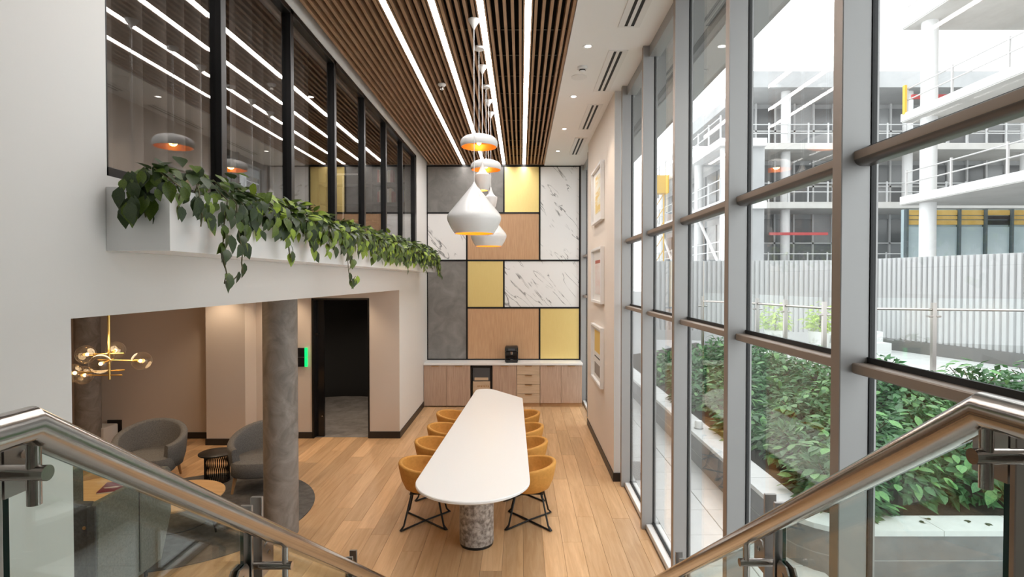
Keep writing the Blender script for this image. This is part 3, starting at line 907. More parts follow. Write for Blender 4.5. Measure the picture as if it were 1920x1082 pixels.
# ---- dining tub chair (faces +X)
def tub(name, label, cat, group, mat, R0, R1, zb, za, zk, thick, open_deg, seat_z):
    t_ = thing(name, (0, 0, 0), label, cat, group)
    n = 40
    rs = []
    for i in range(n + 1):
        u = i / n
        th = R(open_deg + (360 - 2 * open_deg) * u)      # 0 = front
        back = 0.5 - 0.5 * math.cos(2 * math.pi * min(max((u - 0.0), 0), 1))
        h = za + (zk - za) * back ** 0.8
        dx, dy = math.cos(th), math.sin(th)
        ring = []
        H = h - zb
        outer = [(R0 * 0.72, 0.0), (R0 * 0.95, 0.03), (R0 + (R1 - R0) * 0.45, H * 0.38), (R0 + (R1 - R0) * 0.85, H * 0.75), (R1, H * 0.94), (R1 - thick * 0.12, H * 0.985), (R1 - thick * 0.5, H)]
        inner = [(R1 - thick * 0.88, H * 0.985), (R1 - thick, H * 0.94), (R1 - thick - 0.006, H * 0.75), (R0 - thick, H * 0.36), (R0 * 0.72, H * 0.25)]
        for r, z in outer + inner:
            ring.append((r * dx, r * dy, zb + z))
        rs.append(ring)
    m = MB(); m.rings(rs)
    m.build('shell', mat, t_, smooth=True, ang=60)
    return t_
ch = tub('tub_chair', 'x', 'chair', 'mustard chairs around the conference table', 'mustard', 0.225, 0.285, 0.355, 0.595, 0.655, 0.042, 42, 0.45)
m = MB()
m.lathe([(0.0, 0.352), (0.16, 0.352), (0.20, 0.37), (0.215, 0.40), (0.215, 0.425), (0.20, 0.445), (0.0, 0.455)], 40, (0.01, 0, 0), caps=False)
m.build('seat', 'mustard', ch, smooth=True, ang=60)
for s in (1, -1):
    a, b = 0.228, 0.228 * s
    pts_ = [(0.13, 0.13 * s, 0.36), (0.20, 0.205 * s, 0.05), (a, b, 0.012), (0.195, 0.195 * s, 0.010), (0, 0, 0.013 + (0.004 if s > 0 else 0.0)), (-0.195, -0.195 * s, 0.010), (-a, -b, 0.012), (-0.20, -0.205 * s, 0.05), (-0.13, -0.13 * s, 0.36)]
    m = MB(); m.tube(pts_, 0.0095, 8); m.build('leg_frame', 'black_metal', ch, smooth=True)
m = MB(); m.box(-0.15, 0.15, -0.15, 0.15, 0.345, 0.357); m.build('seat_plate', 'black_metal', ch)
rows = [(5.80, -1.0, 0.085), (6.54, -0.975, 0.035), (7.20, -0.94, 0.012), (7.92, -0.93, -0.01)]
ords = ['nearest the stair', 'second from the stair', 'third from the stair', 'farthest from the stair']
first = True
for k, (yy, xl, xr) in enumerate(rows):
    for side, xx in (('lounge', xl), ('window', xr)):
        lb = 'mustard upholstered tub chair on the %s side of the table, %s' % (side, ords[k])
        rz = 0.0 if side == 'lounge' else math.pi
        rz += random.uniform(-0.06, 0.06)
        if first:
            ch.location = (xx, yy, 0); ch.rotation_euler = (0, 0, rz); ch['label'] = lb; first = False
        else:
            copy_tree(ch, (xx, yy, 0), rz, lb)

# ---- back counter: separate cabinet units, worktop, appliance
YF = 11.05
def unit(x0, x1, label, zb):
    t_ = thing('cabinet', ((x0 + x1) / 2, 11.28, 0), label, 'cabinet', 'cabinets under the white worktop')
    m = MB(); m.box(x0 + 0.002, x1 - 0.002, YF + 0.022, 11.52, zb, 0.835); m.build('body', 'cabinet_wood', t_)
    if zb > 0.03:
        m = MB(); m.box(x0 + 0.002, x1 - 0.002, YF + 0.03, 11.52, 0.0, zb); m.build('plinth', 'cabinet_edge', t_)
    return t_
def door(t_, x0, x1, zb, zt, mat='cabinet_wood', name='door', hw=0.06):
    xm = (x0 + x1) / 2
    m = MB(); m.box(x0 + 0.0025, x1 - 0.0025, YF, YF + 0.02, zb + 0.0025, zt - 0.0025)
    d = m.build(name, mat, t_, bevel=0.0015, bseg=1)
    m = MB(); m.box(xm - hw * 1.35, xm + hw * 1.35, YF - 0.012, YF + 0.004, zt - 0.012, zt - 0.002); m.box(xm - hw * 1.2, xm + hw * 1.2, YF - 0.012, YF - 0.008, zt - 0.028, zt - 0.002)
    m.build('pull', 'cabinet_edge', d)
    return d
u = unit(-1.945, -1.012, 'pale timber double-door cabinet against the white wall', 0.02)
door(u, -1.945, -1.487, 0.02, 0.835); door(u, -1.487, -1.012, 0.02, 0.835)
u = unit(-0.572, -0.088, 'pale timber single-door cabinet beside the dark appliance', 0.075); door(u, -0.572, -0.088, 0.075, 0.835)
u = unit(-0.085, 0.378, 'pale timber cabinet of four stacked drawers', 0.075)
zz = [0.075, 0.265, 0.455, 0.645, 0.835]
for a, b in zip(zz, zz[1:]): door(u, -0.085, 0.378, a, b, 'drawer_wood', 'drawer', 0.055)
u = unit(0.381, 1.219, 'pale timber double-door cabinet nearest the window', 0.075)
door(u, 0.381, 0.800, 0.075, 0.835); door(u, 0.800, 1.219, 0.075, 0.835)
m = MB(); m.box(-1.948, 1.232, YF - 0.022, 11.487, 0.838, 0.878)
tag(m.build('worktop', 'counter_white', bevel=0.003), 'long white worktop over the pale timber cabinets', 'worktop')
f = thing('wine_cooler', (-0.79, 11.28, 0), 'black under-counter cooler with dark glass door between the cabinets', 'cooler')
m = MB(); m.box(-1.008, -0.975, YF, 11.5, 0.0, 0.833); m.box(-0.608, -0.576, YF, 11.5, 0, 0.833); m.box(-1.008, -0.576, YF, 11.5, 0.79, 0.833); m.box(-1.008, -0.576, 11.3, 11.5, 0, 0.833); m.build('housing', 'black_metal', f)
pmat('cooler_door', (0.085, 0.09, 0.10), 0.2)
m = MB(); m.box(-0.965, -0.618, YF + 0.01, YF + 0.04, 0.52, 0.785); dd = m.build('upper_door', 'cooler_door', f, bevel=0.003, bseg=1)
m = MB(); m.box(-0.93, -0.655, YF + 0.0, YF + 0.012, 0.535, 0.59); m.build('display_strip', 'drawer_wood', dd)
m = MB(); m.box(-0.965, -0.618, YF + 0.012, YF + 0.05, 0.02, 0.512); dd = m.build('lower_door', 'drawer_wood', f, bevel=0.003, bseg=1)
m = MB()
for k in range(7): m.box(-0.87 + k * 0.034, -0.85 + k * 0.034, YF + 0.008, YF + 0.013, 0.395 + 0.01 * (k % 2), 0.43)
m.build('button_row', 'leg_wood', dd)
m = MB(); m.box(-0.965, -0.618, YF + 0.03, YF + 0.09, 0.0, 0.02); m.build('kick_plate', 'black_matt', f)

c = thing('coffee_machine', (-0.19, 11.25, 0.878), 'glossy black capsule coffee machine on the white worktop', 'coffee machine')
m = MB(); m.rbox(-0.325, -0.06, 11.20, 11.44, 0.881, 1.195, 0.02); m.build('body', 'black_gloss', c, smooth=True, ang=40)
m = MB(); m.rbox(-0.325, -0.06, 11.12, 11.20, 1.09, 1.19, 0.02); m.build('head', 'black_gloss', c, smooth=True, ang=40)
m = MB(); m.rbox(-0.315, -0.07, 11.09, 11.20, 0.881, 0.925, 0.01); m.build('drip_tray', 'black_matt', c, smooth=True)
m = MB(); m.lathe([(0.02, 0), (0.028, 0.06)], 16, (-0.19, 11.155, 1.035)); m.build('spout', 'steel', c, smooth=True)
m = MB(); m.box(-0.26, -0.12, 11.113, 11.12, 1.12, 1.16); m.build('display', 'cooler_door', c)
m = MB(); m.lathe([(0.035, 0), (0.045, 0.02)], 20, (-0.19, 11.14, 0.927)); m.build('cup_rest', 'steel_post', c, smooth=True)

# ---- pictures on the pier wall
def picture(z0, z1, label, parts):
    t_ = thing('framed_picture', (1.17, 8.32, z0), label, 'picture', 'pictures on the beige pier wall')
    y0, y1 = 7.80, 8.86
    xf = 1.115
    for nm, b in (('frame_rail', (xf, 1.169, y0, y1, z1 - 0.035, z1)), ('frame_rail', (xf, 1.169, y0, y1, z0, z0 + 0.035)), ('frame_stile', (xf, 1.169, y0, y0 + 0.035, z0 + 0.035, z1 - 0.035)), ('frame_stile', (xf, 1.169, y1 - 0.035, y1, z0 + 0.035, z1 - 0.035))):
        m = MB(); m.box(*b); m.build(nm, 'plastic_white', t_, bevel=0.002, bseg=1)
    m = MB(); m.box(1.153, 1.168, y0 + 0.035, y1 - 0.035, z0 + 0.035, z1 - 0.035); m.build('mount', 'paper', t_)
    for (a, b, c_, d, mt) in parts:
        m = MB(); m.box(1.149, 1.153, y0 + a * (y1 - y0), y0 + b * (y1 - y0), z0 + c_ * (z1 - z0), z0 + d * (z1 - z0)); m.build('print', mt, t_)
picture(3.40, 4.23, 'uppermost of three white framed pictures, yellow abstract print', [(0.25, 0.75, 0.18, 0.86, 'art_yellow')])
picture(2.20, 3.02, 'middle of three white framed pictures, pale pink print with red bar', [(0.25, 0.75, 0.16, 0.72, 'art_pink'), (0.25, 0.75, 0.72, 0.78, 'art_red')])
picture(1.00, 1.86, 'lowest of three white framed pictures, ochre band above grey', [(0.2, 0.8, 0.52, 0.9, 'art_ochre'), (0.2, 0.8, 0.42, 0.44, 'black_matt'), (0.2, 0.8, 0.12, 0.32, 'art_grey')])

# ---- booking panel by the door
t_ = thing('room_booking_panel', (-3.54, 8.87, 1.157), 'black twin wall panel with glowing green edges beside the dark doorway', 'panel')
for z0 in (1.157, 1.312):
    m = MB(); m.box(-3.68, -3.455, 8.83, 8.869, z0, z0 + 0.145); d = m.build('screen', 'black_gloss', t_, bevel=0.002, bseg=1)
    m = MB(); m.box(-3.455, -3.42, 8.832, 8.869, z0, z0 + 0.145); m.build('light_strip', 'green_lamp', d)

# ---- columns
for (xx, yy, r, lb) in ((-2.41, 5.54, 0.163, 'round raw concrete column at the edge of the lounge opening'), (-6.62, 8.45, 0.165, 'round dark concrete column in the far lounge corner beside the chandelier')):
    m = MB(); m.lathe([(r, 0), (r, 2.56)], 48, (xx, yy, 0)); tag(m.build('concrete_column', 'concrete_column', smooth=True), lb, 'column')
m = MB(); m.rbox(-6.75, -6.42, 8.50, 8.80, 0.0, 0.26, 0.01); tag(m.build('low_step', 'wall_white'), 'low white step block behind the dark corner column', 'step')

# ---- planter on the left wall
pl = thing('planter_box', (-1.8, 6.6, 2.685), 'long glossy white planter box fixed below the office glazing', 'planter')
m = MB()
x0, x1, y0, y1, z0, z1 = XL + 0.002, -1.65, 2.61, 10.6, 2.685, 2.985
m.box(x1 - 0.02, x1, y0, y1, z0, z1); m.box(x0, x1 - 0.02, y0, y0 + 0.02, z0, z1); m.box(x0, x1 - 0.02, y1 - 0.02, y1, z0, z1); m.box(x0, x1 - 0.02, y0 + 0.02, y1 - 0.02, z0, z0 + 0.02); m.box(x0, x0 + 0.015, y0 + 0.02, y1 - 0.02, z0 + 0.02, z1)
m.build('trough', 'planter_white', pl)
m = MB(); m.box(x0 + 0.015, x1 - 0.02, y0 + 0.02, y1 - 0.02, 2.88, 2.945); m.build('soil', 'soil', pl)

# ---- lounge furniture
m = MB(); m.lathe([(1.27, 0.0), (1.27, 0.010), (1.26, 0.013)], 72, (-3.60, 6.0, 0.001)); tag(m.build('round_rug', 'rug', smooth=True), 'large round charcoal rug under the lounge chairs', 'rug')
def lounge_chair(loc, rz, label):
    t_ = tub('lounge_armchair', label, 'armchair', 'grey armchairs in the lounge', 'felt_grey', 0.365, 0.40, 0.20, 0.53, 0.735, 0.08, 40, 0.38)
    m = MB()
    n = 36
    rr = []
    for z, k in ((0.20, 0.93), (0.23, 1.0), (0.34, 1.0), (0.375, 0.97), (0.385, 0.88)):
        ring = []
        for j in range(n):
            a = 2 * math.pi * j / n
            x_, y_ = 0.315 * math.cos(a), 0.31 * math.sin(a)
            if x_ > 0: x_ = 0.37 * abs(math.cos(a)) ** 0.45; y_ = 0.31 * math.copysign(abs(math.sin(a)) ** 0.6, math.sin(a))
            ring.append((x_ * k, y_ * k, z))
        rr.append(ring)
    m.rings(rr); m.build('seat_cushion', 'felt_grey', t_, smooth=True, ang=50)
    for sx_, sy_ in ((1, 1), (1, -1), (-1, 1), (-1, -1)):
        m = MB(); m.tube([(0.24 * sx_, 0.24 * sy_, 0.205), (0.27 * sx_, 0.27 * sy_, 0.002)], [0.024, 0.014], 10); m.build('leg', 'leg_wood', t_, smooth=True)
    for sy_ in (1, -1):
        a = R(128 * sy_)
        m = MB(); m.tube([(0.315 * math.cos(a), 0.315 * math.sin(a), 0.39), (0.322 * math.cos(a), 0.322 * math.sin(a), 0.64)], 0.004, 6); m.build('seam', 'felt_dark', t_)
    t_.location = loc; t_.rotation_euler = (0, 0, rz)
    return t_
lounge_chair((-4.60, 6.85, 0.014), R(-70), 'grey felt tub armchair by the beige wall, left of the black drum table')
lounge_chair((-3.17, 6.80, 0.014), R(-84), 'grey felt tub armchair half hidden behind the concrete column')
s = thing('side_table', (-3.83, 6.95, 0.014), 'small round black side table with a drum of thin rods', 'side table')
m = MB(); m.lathe([(0.205, 0.345), (0.21, 0.35), (0.21, 0.36), (0.205, 0.363)], 40, (-3.83, 6.95, 0.014)); m.build('table_top', 'black_metal', s, smooth=True)
m = MB(); m.lathe([(0.15, 0.0), (0.15, 0.012)], 40, (-3.83, 6.95, 0.014)); m.build('base_ring', 'black_metal', s, smooth=True)
for k in range(36):
    a = 2 * math.pi * k / 36
    m = MB(); m.tube([(-3.83 + 0.14 * math.cos(a), 6.95 + 0.14 * math.sin(a), 0.026), (-3.83 + 0.14 * math.cos(a + .25), 6.95 + 0.14 * math.sin(a + .25), 0.36)], 0.005, 5); m.build('rod', 'black_metal', s)
def round_table(c, r, z, label):
    t_ = thing('coffee_table', (c[0], c[1], 0.014), label, 'coffee table', 'round oak coffee tables')
    m = MB(); m.lathe([(r - 0.012, z - 0.025), (r, z - 0.012), (r, z - 0.003), (r - 0.004, z)], 56, (c[0], c[1], 0.0)); m.build('table_top', 'oak_top', t_, smooth=True, ang=30)
    for k in range(3):
        a = 2 * math.pi * k / 3 + 0.5
        m = MB(); m.tube([(c[0] + 0.62 * r * math.cos(a), c[1] + 0.62 * r * math.sin(a), z - 0.024), (c[0] + 0.8 * r * math.cos(a), c[1] + 0.8 * r * math.sin(a), 0.016)], 0.011, 8); m.build('leg', 'black_metal', t_, smooth=True)
    m = MB(); m.tube([(c[0] + 0.72 * r * math.cos(a), c[1] + 0.72 * r * math.sin(a), 0.2) for a in [2 * math.pi * k / 24 for k in range(24)]], 0.006, 6, closed=True); m.build('brace_ring', 'black_metal', t_, smooth=True)
    return t_
round_table((-3.36, 5.36), 0.43, 0.45, 'round oak coffee table nearer the concrete column')
round_table((-4.26, 5.48), 0.40, 0.45, 'round oak coffee table carrying the maroon brochure')
b = thing('brochure', (-4.10, 5.56, 0.451), 'maroon brochure lying on the round oak table', 'brochure')
def flat(m, c, w, l, z0, z1, rz):
    m.cbox((c[0], c[1], (z0 + z1) / 2), (w, l, z1 - z0), (0, 0, rz))
m = MB(); flat(m, (-4.10, 5.56), 0.21, 0.295, 0.451, 0.462, 0.35); m.build('pages', 'paper', b)
m = MB(); flat(m, (-4.10, 5.56), 0.216, 0.30, 0.462, 0.465, 0.35); cv = m.build('cover', 'maroon', b)
m = MB(); flat(m, (-4.095, 5.545), 0.17, 0.012, 0.465, 0.4655, 0.35); flat(m, (-4.10, 5.52), 0.12, 0.006, 0.465, 0.4655, 0.35); m.build('title_line', 'paper', cv)
# high-sided lounge chair seen from behind through the glass
h = thing('high_back_chair', (-3.55, 4.5, 0), 'grey-green felt high-sided lounge chair with charcoal back, behind the stair glass', 'armchair')
def slab_yz(m, x0, x1, poly):
    m.rings([[(x0, y_, z_) for y_, z_ in poly], [(x1, y_, z_) for y_, z_ in poly]])
side = [(4.09, 0.12), (4.78, 0.12), (4.92, 0.48), (4.92, 0.86), (4.88, 0.90), (4.09, 0.90), (4.06, 0.87), (4.06, 0.15)]
m = MB(); slab_yz(m, -3.18, -3.12, side); m.build('side_panel', 'felt_green', h, bevel=0.012)
m = MB(); slab_yz(m, -3.96, -3.90, side); m.build('side_panel', 'felt_green', h, bevel=0.012)
m = MB(); m.rbox(-3.90, -3.18, 4.055, 4.13, 0.12, 0.895, 0.012); bk = m.build('back_panel', 'felt_dark', h, smooth=True)
m = MB(); m.rbox(-3.19, -3.125, 4.04, 4.058, 0.14, 0.885, 0.006); m.build('back_edge', 'felt_dark', h)
m = MB(); m.lathe([(0.0, 0.006), (0.012, 0.004), (0.014, 0)], 14, (0, 0, 0), caps=False)
m.v = [(p[0] - 3.215, 4.053 - p[2], p[1] + 0.72) for p in m.v]; m.build('stud', 'brass', bk, smooth=True)
m = MB(); m.rbox(-3.90, -3.18, 4.13, 4.86, 0.24, 0.42, 0.03); m.build('seat_cushion', 'felt_grey', h, smooth=True)
m = MB(); m.tube([(-3.118, 4.50, 0.16), (-3.118, 4.50, 0.88)], 0.004, 6); m.build('seam', 'felt_dark', h)
for xx in (-3.86, -3.22):
    for yy in (4.14, 4.72):
        m = MB(); m.tube([(xx, yy, 0.13), (xx, yy, 0.002)], 0.014, 8); m.build('leg', 'black_metal', h)

# ---- chandelier
Yc = 5.2; sC = FPX / Yc
cxz = lambda px, py, dy=0.0: ((px - 977) * (Yc + dy) / FPX, Yc + dy, 2.55 + (524 - py) * (Yc + dy) / FPX)
ctop = cxz(199, 560); cbot = cxz(203, 712)
cd = thing('chandelier', (ctop[0], Yc, 2.0), 'brass chandelier with clear glass globes hanging in the lounge', 'chandelier')
m = MB(); m.tube([(cbot[0], Yc, 2.555), cbot], 0.011, 10); m.build('stem', 'brass', cd, smooth=True)
m = MB(); m.lathe([(0.05, 0), (0.05, -0.02)], 24, (cbot[0], Yc, 2.558)); m.build('ceiling_rose', 'brass', cd, smooth=True)
globes = [(159, 665, -0.05, 666), (215.5, 657, 0.18, 661), (264, 677, -0.05, 673), (186, 683, -0.22, 684), (154, 704, 0.0, 700), (135, 700, -0.12, 703)]
for px, py, dy, ay in globes:
    g = Vector(cxz(px, py, dy)); a0 = Vector((cbot[0], Yc, g.z))
    d = (a0 - g); d.z = 0; dn = d.normalized()
    m = MB(); m.tube([g + dn * 0.03, a0, a0 + dn * 0.12], 0.006, 8); arm = m.build('arm', 'brass', cd, smooth=True)
    m = MB(); m.tube([g + dn * 0.03, g + dn * 0.075], 0.013, 10); m.build('socket', 'brass', arm, smooth=True)
    rg = 0.085
    m = MB(); m.lathe([(rg * math.sin(R(q)), -rg * math.cos(R(q))) for q in [4] + list(range(12, 180, 12)) + [176]], 28, g); m.build('globe', 'globe_glass', cd, smooth=True)
    m = MB(); m.lathe([(0.016 * math.sin(R(q)), -0.016 * math.cos(R(q))) for q in (8, 45, 90, 135, 172)], 12, g + dn * 0.012); m.build('bulb', 'bulb_glow', cd, smooth=True)
pointlight('chandelier_glow', (cbot[0], Yc - 0.03, 1.95), 10, (1.0, 0.72, 0.42), 0.2, cd)

# ---- lounge downlights
for k, (xx, yy, lb) in enumerate([(-4.55, 8.15, 'in front of the beige wall pier'), (-2.75, 8.50, 'in front of the dark doorway'), (-3.75, 8.5, 'above the green-edged wall panel'), (-3.6, 6.0, 'above the round rug'), (-5.6, 6.2, 'above the lounge floor'), (-4.2, 3.8, 'behind the high-sided chair')]):
    t_ = thing('lounge_downlight', (xx, yy, 2.558), 'recessed downlight in the low lounge ceiling ' + lb, 'downlight', 'lounge downlights')
    m = MB(); m.lathe([(0.034, -0.002), (0.05, -0.006), (0.052, 0.0)], 20, (xx, yy, 2.559), caps=False); m.build('bezel', 'plastic_white', t_, smooth=True)
    m = MB(); m.lathe([(0.035, -0.002), (0.035, 0.0)], 16, (xx, yy, 2.558)); m.build('lens', 'downlight_glow', t_)
    spotlight('beam', (xx, yy, 2.54), 26 if k < 3 else 42, WARMER, 110, 0.7, 0.03, t_)

# ---- handrails with glass balustrades
def handrail(sgn, X, XP, Yk, Zk, sl_, label):
    t_ = thing('handrail', (X, 0.9, 1.36), label, 'handrail', 'stair handrails')
    zf = lambda y: Zk if y < Yk else Zk - sl_ * (y - Yk)
    m = MB(); m.tube([(X, -1.6, Zk), (X, Yk, Zk), (X, 3.05, zf(3.05))], 0.0275, 28); m.build('rail_tube', 'steel', t_, smooth=True, ang=20)
    m = MB(); m.tube([(X, 3.05, zf(3.05)), (X, 3.056, zf(3.05) - 0.004)], 0.0275, 20); m.build('end_cap', 'steel_post', t_)
    for k, yp in enumerate((-0.35, 0.864, 1.78, 2.82)):
        zr = zf(yp); zrod = zr - (0.072 if k < 2 else 0.088)
        zfl = 1.36 if yp < 0.82 else 1.36 - 0.17 * (int((yp - 0.82) / 0.255) + 1)
        zfl = max(zfl, 0)
        p = MB()
        for dy in (-0.035, 0.035):
            p.box(XP - 0.019, XP + 0.019, yp + dy - 0.006, yp + dy + 0.006, zfl - 0.0, zr + (0.122 if k > 1 else -0.03))
        po = p.build('post', 'steel_post', t_, bevel=0.0015, bseg=1)
        m = MB(); m.box(XP - 0.03, XP + 0.03, yp - 0.055, yp + 0.055, zfl, zfl + 0.01); m.build('base_plate', 'steel_post', po)
        m = MB(); m.tube([(XP, yp, zrod), (X + (0.022 if sgn < 0 else -0.022), yp, zrod)], 0.0125, 18); ro = m.build('bracket_rod', 'steel', t_, smooth=True, ang=40)
        m = MB(); m.tube([(X, yp, zr - 0.02), (X, yp, zrod - 0.05)], 0.0098, 16); m.build('bracket_stub', 'steel', ro, smooth=True, ang=40)
        # clamp plates gripping the glass
        for side_ in (-1, 1):
            for dy in (-0.085, 0.085):
                zc = zrod - 0.012
                m = MB(); xx = XP + side_ * 0.0115
                yc0 = yp + dy
                poly = [(yc0 - 0.036, zc - 0.05), (yc0 + 0.036, zc - 0.05), (yc0 + 0.036, zc + 0.032), (yc0 + 0.022, zc + 0.05), (yc0 - 0.022, zc + 0.05), (yc0 - 0.036, zc + 0.032)]
                slab_yz(m, xx - 0.003, xx + 0.003, poly); cl_ = m.build('glass_clamp', 'steel_post', t_)
                m = MB(); m.tube([(xx + side_ * 0.003, yc0, zc + 0.015), (xx + side_ * 0.006, yc0, zc + 0.015)], 0.008, 10); m.build('screw', 'steel', cl_)
    for ya, yb in ((-0.30, 0.80), (0.93, 1.715), (1.845, 2.755)):
        top = lambda y: zf(y) + 0.008
        bot = lambda y: (1.42 if y < 0.82 else 1.42 - sl_ * (y - 0.82))
        m = MB(); slab_yz(m, XP - 0.0055, XP + 0.0055, [(ya, bot(ya)), (yb, bot(yb)), (yb, top(yb)), (ya, top(ya))])
        o = m.build('glass_panel', ['rail_glass', 'glass_edge'], t_)
        for i_, pg in enumerate(o.data.polygons):
            if abs(pg.normal.x) < 0.5: pg.material_index = 1
handrail(-1, -0.763, -0.87, 0.855, 2.325, 0.662, 'brushed steel handrail with glass panels on the lounge side of the stair')
handrail(1, 0.728, 0.82, 0.865, 2.345, 0.68, 'brushed steel handrail with glass panels on the window side of the stair')

# ---- office furniture behind the glazing
def curtain(y0, y1, xx, label):
    m = MB(); n = int((y1 - y0) / 0.025)
    rs = []
    for i in range(n + 1):
        y_ = y0 + (y1 - y0) * i / n
        x_ = xx + 0.075 * math.sin(y_ * 27 + 1.1 * math.sin(y_ * 5)) + 0.02 * math.sin(y_ * 61)
        rs.append([(x_, y_, 2.86), (x_ + 0.004 * math.sin(y_ * 50), y_, 3.9), (x_, y_, 5.35)])
    m.rings(rs, caps=False, wrap=False)
    o = m.build('curtain', 'curtain', smooth=True, ang=180); tag(o, label, 'curtain', 'dark curtains in the office')
curtain(2.75, 4.15, -2.34, 'dark pleated sheer curtain behind the first office pane by the white wall')
curtain(4.45, 6.1, -2.38, 'dark pleated sheer curtain behind the second and third office panes')
b_ = thing('bookcase', (-3.2, 12.7, 2.8), 'dark open bookcase standing at the far end of the office', 'bookcase')
m = MB(); m.box(-4.6, -2.2, 12.95, 12.99, 2.8, 5.4); m.build('back_board', 'office_shelf', b_)
for z_ in (2.9, 3.4, 3.9, 4.25, 4.7, 5.2):
    m = MB(); m.box(-4.6, -2.2, 12.55, 12.95, z_, z_ + 0.04); m.build('shelf_board', 'office_shelf', b_)
for x_ in (-4.6, -3.4, -2.24):
    m = MB(); m.box(x_, x_ + 0.04, 12.55, 12.95, 2.8, 5.4); m.build('upright', 'office_shelf', b_)
random.seed(3)
bk_lab = {'book_red': 'red', 'book_blue': 'dark blue', 'book_cream': 'cream', 'office_white': 'white'}
ORD = ['first', 'second', 'third', 'fourth', 'fifth', 'sixth', 'seventh', 'eighth', 'ninth', 'tenth', 'eleventh', 'twelfth']
cols = ['book_red', 'book_cream', 'office_white', 'book_blue', 'office_white', 'book_cream', 'book_red', 'office_white', 'book_blue', 'book_cream', 'office_white', 'book_red']
for zsh, nm in ((4.74, 'upper'), (4.29, 'lower')):
    x_ = -3.25
    for k in range(12):
        w = random.uniform(0.035, 0.06); hh = random.uniform(0.24, 0.33)
        t_ = thing('book', (x_ + w / 2, 12.7, zsh), '%s book, %s from the desk side on the %s office shelf' % (bk_lab[cols[k]], ORD[k], nm), 'book', 'books on the %s shelf of the office bookcase' % nm)
        m = MB(); m.box(x_, x_ + w, 12.58, 12.60, zsh, zsh + hh); m.box(x_, x_ + 0.004, 12.60, 12.78, zsh, zsh + hh); m.box(x_ + w - 0.004, x_ + w, 12.60, 12.78, zsh, zsh + hh); m.build('cover', cols[k], t_)
        m = MB(); m.box(x_ + 0.004, x_ + w - 0.004, 12.60, 12.775, zsh + 0.004, zsh + hh - 0.006); m.build('pages', 'paper', t_)
        x_ += w + 0.004
        if k == 6: x_ += 0.12
l_ = thing('desk_lamp', (-3.1, 10.0, 3.55), 'slim white lamp with a flat bar head standing inside the office', 'lamp')
m = MB(); m.box(-3.35, -2.85, 9.97, 10.03, 4.42, 4.45); m.build('lamp_head', 'office_white', l_, bevel=0.003)
m = MB(); m.tube([(-3.2, 10, 3.56), (-3.2, 10, 4.42)], 0.014, 10); m.build('pole', 'office_white', l_)
m = MB(); m.lathe([(0.11, 0), (0.11, 0.015)], 24, (-3.2, 10, 3.55)); m.build('base', 'office_white', l_)
d_ = thing('office_desk', (-3.2, 10.0, 2.8), 'dark office desk under the slim white lamp', 'desk')
m = MB(); m.box(-4.0, -2.4, 9.6, 10.4, 3.51, 3.549); m.build('desk_top', 'office_shelf', d_)
for xx in (-3.95, -2.45):
    for yy in (9.65, 10.35):
        m = MB(); m.box(xx - 0.02, xx + 0.02, yy - 0.02, yy + 0.02, 2.8, 3.51); m.build('leg', 'black_metal', d_)
for k, (xx, yy, lb) in enumerate(((-3.4, 12.0, 'in front of the bookcase'), (-3.4, 6.6, 'behind the fourth pane'), (-3.4, 9.0, 'above the desk'))):
    t_ = thing('office_downlight', (xx, yy, 5.5), 'small round downlight in the dark office ceiling ' + lb, 'downlight', 'office downlights')
    m = MB(); m.lathe([(0.05, -0.004), (0.05, 0)], 18, (xx, yy, 5.499)); m.build('lens', 'downlight_glow', t_)
    m = MB(); m.lathe([(0.051, -0.006), (0.065, -0.003), (0.066, 0)], 18, (xx, yy, 5.499), caps=False); m.build('bezel', 'plastic_white', t_)
    spotlight('beam', (xx, yy, 5.46), 30, WARM, 120, 0.6, 0.04, t_)

t_ = thing('dark_room_fill_light', (-2.9, 10.2, 2.579), 'small added fill light in the black ceiling of the dark room', 'downlight')  # lamp added to lift the dark room, no known fitting there
m = MB(); m.lathe([(0.04, -0.004), (0.04, 0)], 18, (-2.9, 10.2, 2.579)); m.build('lens', 'downlight_glow', t_)
m = MB(); m.lathe([(0.041, -0.006), (0.052, -0.003), (0.053, 0)], 18, (-2.9, 10.2, 2.579), caps=False); m.build('bezel', 'black_metal', t_)
spotlight('beam', (-2.9, 10.2, 2.55), 75, WARM, 140, 0.7, 0.04, t_)

# ================================================================== PLANTS
def leaf_mesh(name, mat, wid=0.8, fold=0.12, droop=0.18, heart=True):
    ts = [0.0, 0.18, 0.42, 0.70, 1.0]
    ws = [0.10, 0.40, 0.44, 0.26, 0.0] if heart else [0.02, 0.20, 0.27, 0.20, 0.0]
    vs = []
    for t_, w in zip(ts, ws):
        z = -droop * t_ * t_
        x_ = t_
        back = -0.10 if (heart and t_ == 0.0) else 0.0
        vs += [(x_, 0, z), (x_ + back, w * wid, z + fold * w), (x_ + back, -w * wid, z + fold * w)]
    fs = []
    for i in range(4):
        a = 3 * i
        fs.append((a, a + 3, a + 4, a + 1)); fs.append((a, a + 2, a + 5, a + 3))
    me = bpy.data.meshes.new(name)
    me.from_pydata(vs, [], [tuple(f) for f in fs])
    me.materials.append(MAT[mat])
    me.polygons.foreach_set('use_smooth', [True] * len(me.polygons))
    me.update()
    return me
def leaf_rot(tip, nrm):
    x_ = Vector(tip).normalized()
    n = Vector(nrm)
    z_ = (n - x_ * n.dot(x_))
    if z_.length < 1e-4: z_ = Vector((0.3, 0.2, 1)) - x_ * x_.dot(Vector((0.3, 0.2, 1)))
    z_.normalize()
    y_ = z_.cross(x_)
    return Matrix((x_, y_, z_)).transposed().to_euler()
rng = random.Random(21)
POTH = [leaf_mesh('pothos_leaf_%d' % i, 'pothos_%d' % i, 0.72, f_, d_) for i, (f_, d_) in enumerate([(0.12, 0.2), (0.2, 0.12), (0.1, 0.3)])]
